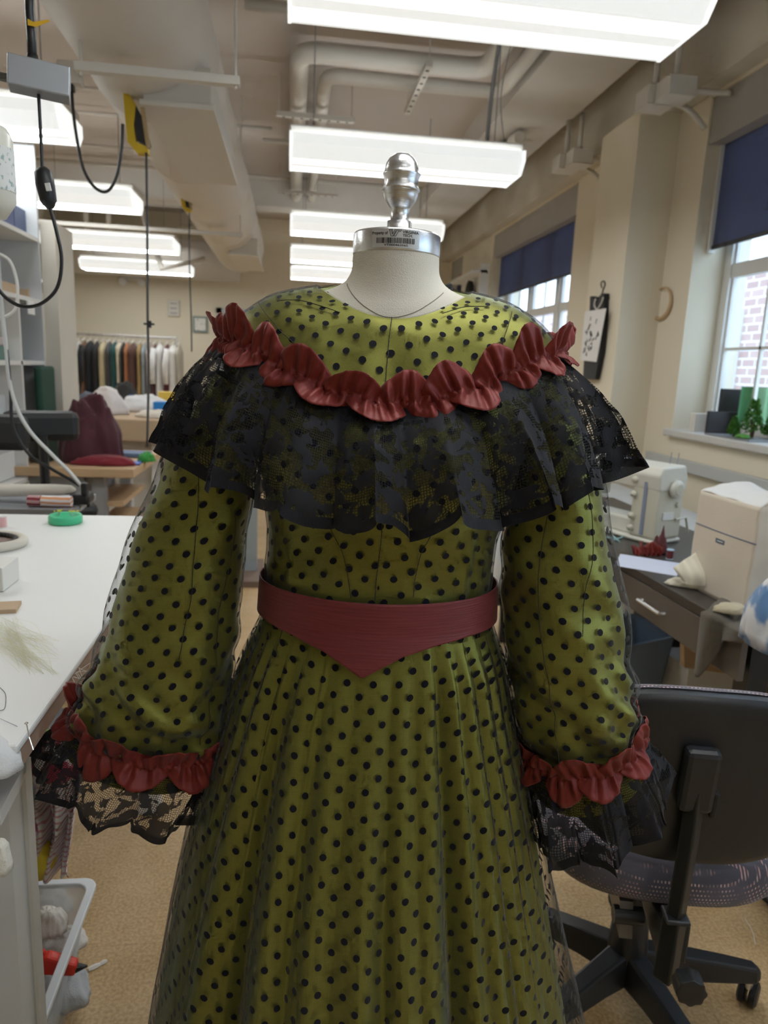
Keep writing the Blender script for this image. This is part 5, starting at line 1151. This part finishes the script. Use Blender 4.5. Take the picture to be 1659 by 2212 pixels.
# white heap and dark shapes seen between the bodice and the right sleeve
tag(pile('white_bag', (.95, 3.3, .35), .16, .12, .30, M_lam, 71), 'white bag seen through the gap beside the waist', 'bag')
t = thing('work_stool', (.98, 3.32, 0), 'dark low stool holding the white bag beside the waist', 'stool')
MB().mm((.80, 3.15, .31), (1.16, 3.5, .35)).build('seat', M_desk, t)
for x in (.83, 1.13):
    for y in (3.18, 3.47): MB().mm((x-.015, y-.015, 0), (x+.015, y+.015, .309)).build('leg', M_desk, t)
# ------------------------------------------------------------------ wall things on the right
p = aX(1427, 655, XW-.02); 
c = Vector((XW-.012, p.y, p.z)); hz = (aX(1427, 623, XW).z-aX(1427, 688, XW).z)/2; hy = .115
tag(MB().tube([c+Vector((0, hy*math.cos(2*PI*i/40), hz*math.sin(2*PI*i/40))) for i in range(40)], [.010+.004*math.sin(2*PI*i/40*1+3.6) for i in range(40)], 8, closed=True).build('wooden_ring', M_wood, smooth=True), 'oval wooden ring hanging on the wall left of the near window', 'ring')
# black garment on a hanger with a pinned sketch on the pilaster
xp = 2.125
G = lambda px, py, X=xp: aX(px, py, X)
h = thing('wire_hanger', G(1303, 612), 'black wire hanger hooked on the pilaster', 'hanger')
MB().tube(spline([G(1300, 622), G(1298, 612), G(1303, 607), G(1307, 614), G(1302, 628), G(1301, 636)], 5), .004, 6).tube([G(1285, 648), G(1301, 636), G(1316, 645)], .004, 6).build('wire', M_blk, h)
gp = [(1284, 640), (1290, 640), (1299, 655), (1308, 634), (1317, 634), (1315, 650), (1314, 690), (1308, 760), (1296, 820), (1268, 820), (1272, 760), (1280, 700), (1283, 668)]
yy = [G(a, b) for a, b in gp]
o = MB().prism(yy, (-.035, 0, 0)).build('black_garment', cloth('black_velvet', (.008, .008, .009), .8), bevel=.006)
tag(o, 'black garment with white trim hanging on the pilaster behind the sketch', 'garment')
MB().tube(spline([G(1287, 645, xp-.04), G(1284, 660, xp-.04), G(1290, 668, xp-.04), G(1299, 655, xp-.04), G(1303, 642, xp-.04)], 6), .006, 6).build('lace_trim', cloth('ivory_lace', (.65, .62, .58)), o)
sp_ = [G(a, b, xp-.045) for a, b in ((1264, 673), (1310, 666), (1289, 782), (1254, 778))]
t = thing('sketch_sheet', sum(sp_, Vector())/4, 'white sheet of small black figure sketches pinned on the black garment', 'paper')
MB().prism(sp_, (-.002, 0, 0)).build('sheet', mat('sketch_paper', (.78, .77, .76), .8), t)
mb = MB(); random.seed(14)
for k in range(26):
    u, v = random.uniform(.15, .85), random.uniform(.12, .9); c = sp_[0].lerp(sp_[1], u).lerp(sp_[3].lerp(sp_[2], u), v)+Vector((-.004, 0, 0))
    pts = [c+Vector((0, random.uniform(-.018, .018), random.uniform(-.022, .022))) for _ in range(4)]; mb.tube(pts, .0022, 4)
mb.build('ink_drawing', M_ink, t)
# window sill things, near window
p = aX(1500, 905, 2.5)
def sillbox(nm, px0, px1, pt, pb, X, m_, lb, cat, d_=.03):
    a, b = aX(px0, pb, X), aX(px1, pb, X); c_ = aX(px0, pt, X)
    return a, b, c_.z
Ys = 4.10
def sb(nm, px0, px1, pt, Y, m_, lb, cat, dep=.03):
    a, b, c_ = aY(px0, 900, Y), aY(px1, 900, Y), aY(px0, pt, Y); return tag(MB().mm((a.x, Y, ZS), (b.x, Y+dep, max(ZS+.03, c_.z))).build(nm, m_, bevel=.003), lb, cat)
sb('white_box', 1502, 1535, 893, 4.08, mat('sill_box_white', (.72, .68, .62), .6), 'small white box in the corner of the near window sill', 'box', .06)
sb('dark_board', 1530, 1600, 888, 3.93, mat('dark_card', (.035, .03, .032), .6), 'low dark card panel standing on the near window sill', 'board', .02)
sb('dark_board', 1552, 1598, 839, 3.99, mat('dark_card', (0, 0, 0)), 'taller dark card panel standing behind the low one on the sill', 'board', .02)
dio = thing('diorama', (2.53, 3.60, ZS), 'small green forest diorama with a tree on the window sill', 'diorama')
q = NT('green_backdrop'); o_ = q.n('TexCoord').outputs['Object']; q.p(Base_Color=q.mix(q.noise(o_, 14, 3, (3, 3, .4)), (.01, .12, .03), (.18, .45, .22)), Roughness=.6); Mgb = q.m
ca_ = aY(1598, 900, 3.86)
MB().grid(lambda u, v: Vector((ca_.x+.27*u, 3.88+.02*math.sin(u*20), ZS+.012+.27*v)), 40, 4).build('green_backdrop', Mgb, dio, smooth=True, solid=.003)
MB().mm((2.375, 3.45, ZS+.001), (2.64, 3.86, ZS+.010)).build('baseboard', M_steel, dio)
def tree(c, s_, nm='tree'):
    tr = MB().tube(spline([c, c+Vector((.004, 0, .03*s_)), c+Vector((-.003, 0, .07*s_))], 4), .009*s_, 8).build('trunk', mat('bark', (.10, .055, .03), .9), dio)
    mb = MB(); random.seed(int(c.x*1000)); 
    for k in range(500):
        a = random.uniform(0, 6.28); zz_ = random.random(); r = .055*s_*(1-zz_*.75)*random.random()**.4; p0 = c+Vector((math.cos(a)*r, math.sin(a)*r, .03*s_+.13*s_*zz_+.01*math.sin(a*3)))
        d_ = Vector((random.uniform(-1, 1), random.uniform(-1, 1), random.uniform(-1, 1))).normalized()*.010; e_ = d_.cross(Vector((.3, .5, .8))).normalized()*.007
        mb.add([p0-d_, p0+e_, p0+d_, p0-e_], [(0, 1, 2, 3)])
    mb.build('foliage', mat('moss_green', (.08, .24, .035), .8, var=.4, vscale=60), dio)
tree(Vector((2.50, 3.62, ZS+.01)), 1.25); tree(Vector((2.42, 3.66, ZS+.01)), .65); tree(Vector((2.60, 3.60, ZS+.01)), .9)
tag(pile('moss_clump', (2.41, 3.56, ZS+.011), .04, .04, .02, mat('moss_green', (0, 0, 0)), 72), 'clump of green moss at the front of the diorama', 'moss')
# pegboard between far windows
a, b = aX(985, 640, XW-.03), aX(1050, 640, XW-.03)
t = thing('pegboard', (XW-.02, (a.y+b.y)/2, 1.7), 'white pegboard shelf with red and black tools between the far windows', 'pegboard')
ya, yb = min(a.y, b.y), max(a.y, b.y)
zt = aX(1048, 572, XW-.03).z
MB().mm((XW-.03, 8.93, 1.5), (XW-.002, 10.3, zt)).mm((XW-.12, 8.93, 1.5), (XW-.03, 8.96, zt)).mm((XW-.22, 8.93, aX(998, 600, XW-.1).z-.06), (XW-.03, 10.3, aX(998, 600, XW-.1).z-.03)).build('board', M_lam, t)
tag(pile('red_tool', Vector((XW-.1, aX(998, 600, XW-.1).y, aX(998, 600, XW-.1).z-.031)), .05, .06, .07, mat('tool_red', (.45, .02, .02), .4), 73), 'small red tool on the pegboard', 'tool')
tag(pile('black_tool', aX(1015, 625, XW-.1)-Vector((0, 0, .04)), .06, .09, .14, M_blk, 74), 'black tool below the red one on the pegboard', 'tool')
# ------------------------------------------------------------------ operator chair in front
CH = thing('desk_chair', (.775, 1.30, 0), 'dark office chair with patterned grey upholstery turned towards the desk', 'office chair', rz=-.22)
def fabricm():
    q = NT('patterned_upholstery'); o = q.n('TexCoord').outputs['Object']; s_ = q.n('SeparateXYZ'); q.l(o, s_.inputs[0])
    yz = q.math('SUBTRACT', s_.outputs[1], s_.outputs[2])
    gx = q.math('FRACT', q.math('ADD', q.math('MULTIPLY', s_.outputs[0], 150), q.math('MULTIPLY', q.math('FLOOR', q.math('ADD', q.math('MULTIPLY', yz, 110), 300)), .5)))
    gx = q.math('FRACT', q.math('ADD', gx, 50)); gy = q.math('FRACT', q.math('ADD', q.math('MULTIPLY', yz, 110), 300)); gz = q.math('FRACT', q.math('ADD', q.math('MULTIPLY', s_.outputs[2], 110), 300))
    dx = q.ss(q.math('ABSOLUTE', q.math('SUBTRACT', gx, .5)), .16, .26, 1, 0); dy = q.ss(q.math('ABSOLUTE', q.math('SUBTRACT', gy, .5)), .14, .24, 1, 0)
    f = q.math('MULTIPLY', q.math('MULTIPLY', dx, dy), q.ss(q.noise(o, 30, 2), .38, .60))
    sp = q.mix(q.noise(o, 12, 2, (1, 6, 1)), (.55, .55, .62), (.70, .22, .14)); base = q.mix(q.ss(q.noise(o, 8, 2, (1, 5, 1)), .4, .6), (.085, .08, .10), (.12, .11, .14))
    q.p(Base_Color=q.mix(f, base, sp), Roughness=.9, Sheen_Weight=.2); q.bump(q.noise(o, 500, 1), .4, .001); return q.m
M_up = fabricm()
M_shell = mat('black_shell_plastic', (.020, .021, .024), .36, bump=.2, bscale=500)
# seat (local: the sitter looks to +y)
def seatfn(u, v):
    a = 2*PI*u; c_, s_ = math.cos(a), math.sin(a); r = (abs(c_)**3.2+abs(s_)**3.2)**(-1/3.2)
    lay = [(0, .035), (.55, .040), (.85, .038), (.97, .022), (1.0, 0), (.97, -.025), (.80, -.042), (0, -.048)]; k = v*(len(lay)-1); rr_, z = lerpk(lay, k)
    return Vector((rr_*r*c_*.242, .0+rr_*r*s_*.235, .475+z*1.2+.012*(rr_*c_)**2-.02*max(0, s_*rr_)**2))
MB().grid(seatfn, 72, 42, closed=True).build('seat_cushion', M_up, CH, smooth=True, local=True)
# backrest: patterned front and black shell behind (towards -y)
def bx_(u, v, t_):
    a = 2*PI*u; c_, s_ = math.cos(a), math.sin(a); e_ = 2.8; r = (abs(c_)**e_+abs(s_)**e_)**(-1/e_)
    wtop = 1.0 if s_ > 0 else 1-.10*abs(s_)
    x, z = c_*r*v*.245*wtop, s_*r*v*(.145 if s_ > 0 else .19)
    return Vector((x, -.255+t_+.55*x*x-.10*z, .745+z))
MB().grid(lambda u, v: bx_(u, v, -.026-.012*math.sqrt(max(0, 1-v**6))), 72, 24, closed=True).grid(lambda u, v: bx_(u, 1.0, -.026+.03*v), 72, 3, closed=True).build('back_shell', M_shell, CH, smooth=True, local=True)
MB().grid(lambda u, v: bx_(u, 1.012 if v > .99 else v*1.012, .004+.038*math.sqrt(max(0, 1-v**5))), 72, 24, closed=True).grid(lambda u, v: bx_(u, 1.012, .004-.010*v), 72, 2, closed=True).build('back_cushion', M_up, CH, smooth=True, local=True)
MB().box((-.02, -.305, .745), (.058, .03, .12), rx=.10).build('back_bracket', M_shell, CH, local=True, bevel=.010)
MB().box((.012, -.299, .70), (.012, .02, .05), rx=.1).build('bracket_slot', M_blk2, CH, local=True, bevel=.004)
MB().tube([(-.02, -.302, .73), (-.02, -.302, .62), (-.022, -.295, .44)], .0185, 4).build('back_post', M_blk, CH, local=True, bevel=.004)
MB().tube([(-.022, -.295, .475), (-.024, -.292, .34)], .0235, 4).build('post_sleeve', M_blk, CH, local=True, bevel=.004)
MB().mm((-.043, -.318, .468), (-.001, -.275, .477)).build('sleeve_collar', M_shell, CH, local=True, bevel=.004)
def knob(u, v):
    a = 2*PI*u; lay = [(0, -.03), (.9, -.03), (1, -.024), (1, 0), (.6, .008), (0, .008)]; r, z = lerpk(lay, v*5); r = max(0, min(1.02, r))*.025*(1+.06*math.cos(a*8)*(r > .5))
    return Vector((-.002+r*math.cos(a), -.330+z, .375+r*math.sin(a)))
MB().grid(knob, 64, 20, closed=True).build('tilt_knob', M_blk, CH, smooth=True, local=True)
MB().prism([(-.035, -.28, .36), (-.035, -.28, .44), (-.035, -.22, .43), (-.035, -.10, .425), (-.035, -.10, .395), (-.035, -.20, .37)], (.05, 0, 0)).build('tilt_bracket', M_blk, CH, local=True, bevel=.004)
MB().prism([(-.09, -.22, .35), (-.09, -.20, .415), (-.09, .05, .42), (-.09, .05, .40)], (.025, 0, 0)).build('steel_bracket', mat('taupe_steel', (.16, .145, .13), .4, .4), CH, local=True)
MB().cyl((-.10, -.20, .385), (-.045, -.20, .385), .017, n=16).build('pivot_bolt', M_shell, CH, local=True)
MB().tube(spline([(.10, -.06, .41), (.20, -.10, .39), (.27, -.14, .36), (.30, -.15, .335)], 5), [.006]*14+[.012, .009], 8).build('height_lever', M_blk, CH, local=True)
MB().cyl((0, 0, .29), (0, 0, .42), .028, n=28).build('gas_cylinder', mat('warm_grey_plastic', (.10, .095, .09), .4), CH, smooth=False, local=True)
MB().lathe([(.040, .10), (.046, .12), (.040, .19), (.038, .295), (.034, .30), (.028, .30)], (0, 0, 0), 32).build('column_cover', M_shell, CH, smooth=True, local=True)
for k in range(5):
    a = math.radians(72*k+ANG0) if 'ANG0' in globals() else math.radians(72*k+4); d_ = Vector((math.cos(a), math.sin(a), 0)); n__ = Vector((-d_.y, d_.x, 0))
    secs = [(.02, .034, .075, .150), (.10, .030, .080, .140), (.22, .026, .078, .122), (.29, .022, .076, .110), (.305, .012, .080, .100)]
    mb = MB(); V = []
    for r_, hw_, z0, z1_ in secs: V += [d_*r_-n__*hw_+Vector((0, 0, z0)), d_*r_+n__*hw_+Vector((0, 0, z0)), d_*r_+n__*hw_*.7+Vector((0, 0, z1_)), d_*r_-n__*hw_*.7+Vector((0, 0, z1_))]
    Fs = [(0, 1, 2, 3), tuple(4*(len(secs)-1)+i for i in (3, 2, 1, 0))]
    for i in range(len(secs)-1):
        for j in range(4): Fs.append((4*i+j, 4*i+(j+1) % 4, 4*i+4+(j+1) % 4, 4*i+4+j))
    lg = mb.add(V, Fs).build('base_leg', M_shell, CH, local=True, bevel=.006)
    cc = d_*.285; sw = Vector((math.cos(a+.9), math.sin(a+.9), 0))
    ct = MB().cyl(cc+Vector((0, 0, .05)), cc+Vector((0, 0, .085)), .009, n=10).build('caster_stem', M_alu, lg, local=True)
    for s_ in (-1, 1): MB().lathe([(0, -.009), (.022, -.009), (.0285, -.005), (.0285, .005), (.022, .009), (0, .009)], (0, 0, 0), 28, 'X').build('caster_wheel', M_blk, lg, local=True, smooth=False)
    for ch, s_ in zip([c2 for c2 in lg.children if c2.name.startswith('caster_wheel')], (-1, 1)): ch.location = cc+Vector((sw.x*.0, sw.y*0, .0295))+Vector((-sw.y, sw.x, 0))*.012*s_+sw*.012; ch.rotation_euler = (0, 0, a+.9+PI/2)
# threads on the floor
for k, (p0, p1, lb) in enumerate((((1610, 1985), (1632, 2040), 'white thread lying on the floor right of the chair base'), ((1603, 1908), (1632, 1928), 'cream thread on the floor below the chair lever'), ((1402, 2068), (1424, 2082), 'short pale thread on the floor between the chair legs'))):
    a, b = aZ(*p0, .002), aZ(*p1, .002); tag(MB().tube(spline([a, (a+b)/2+Vector((.006, 0, 0)), b], 4), .0009, 4).build('stray_thread', M_white), lb, 'thread')
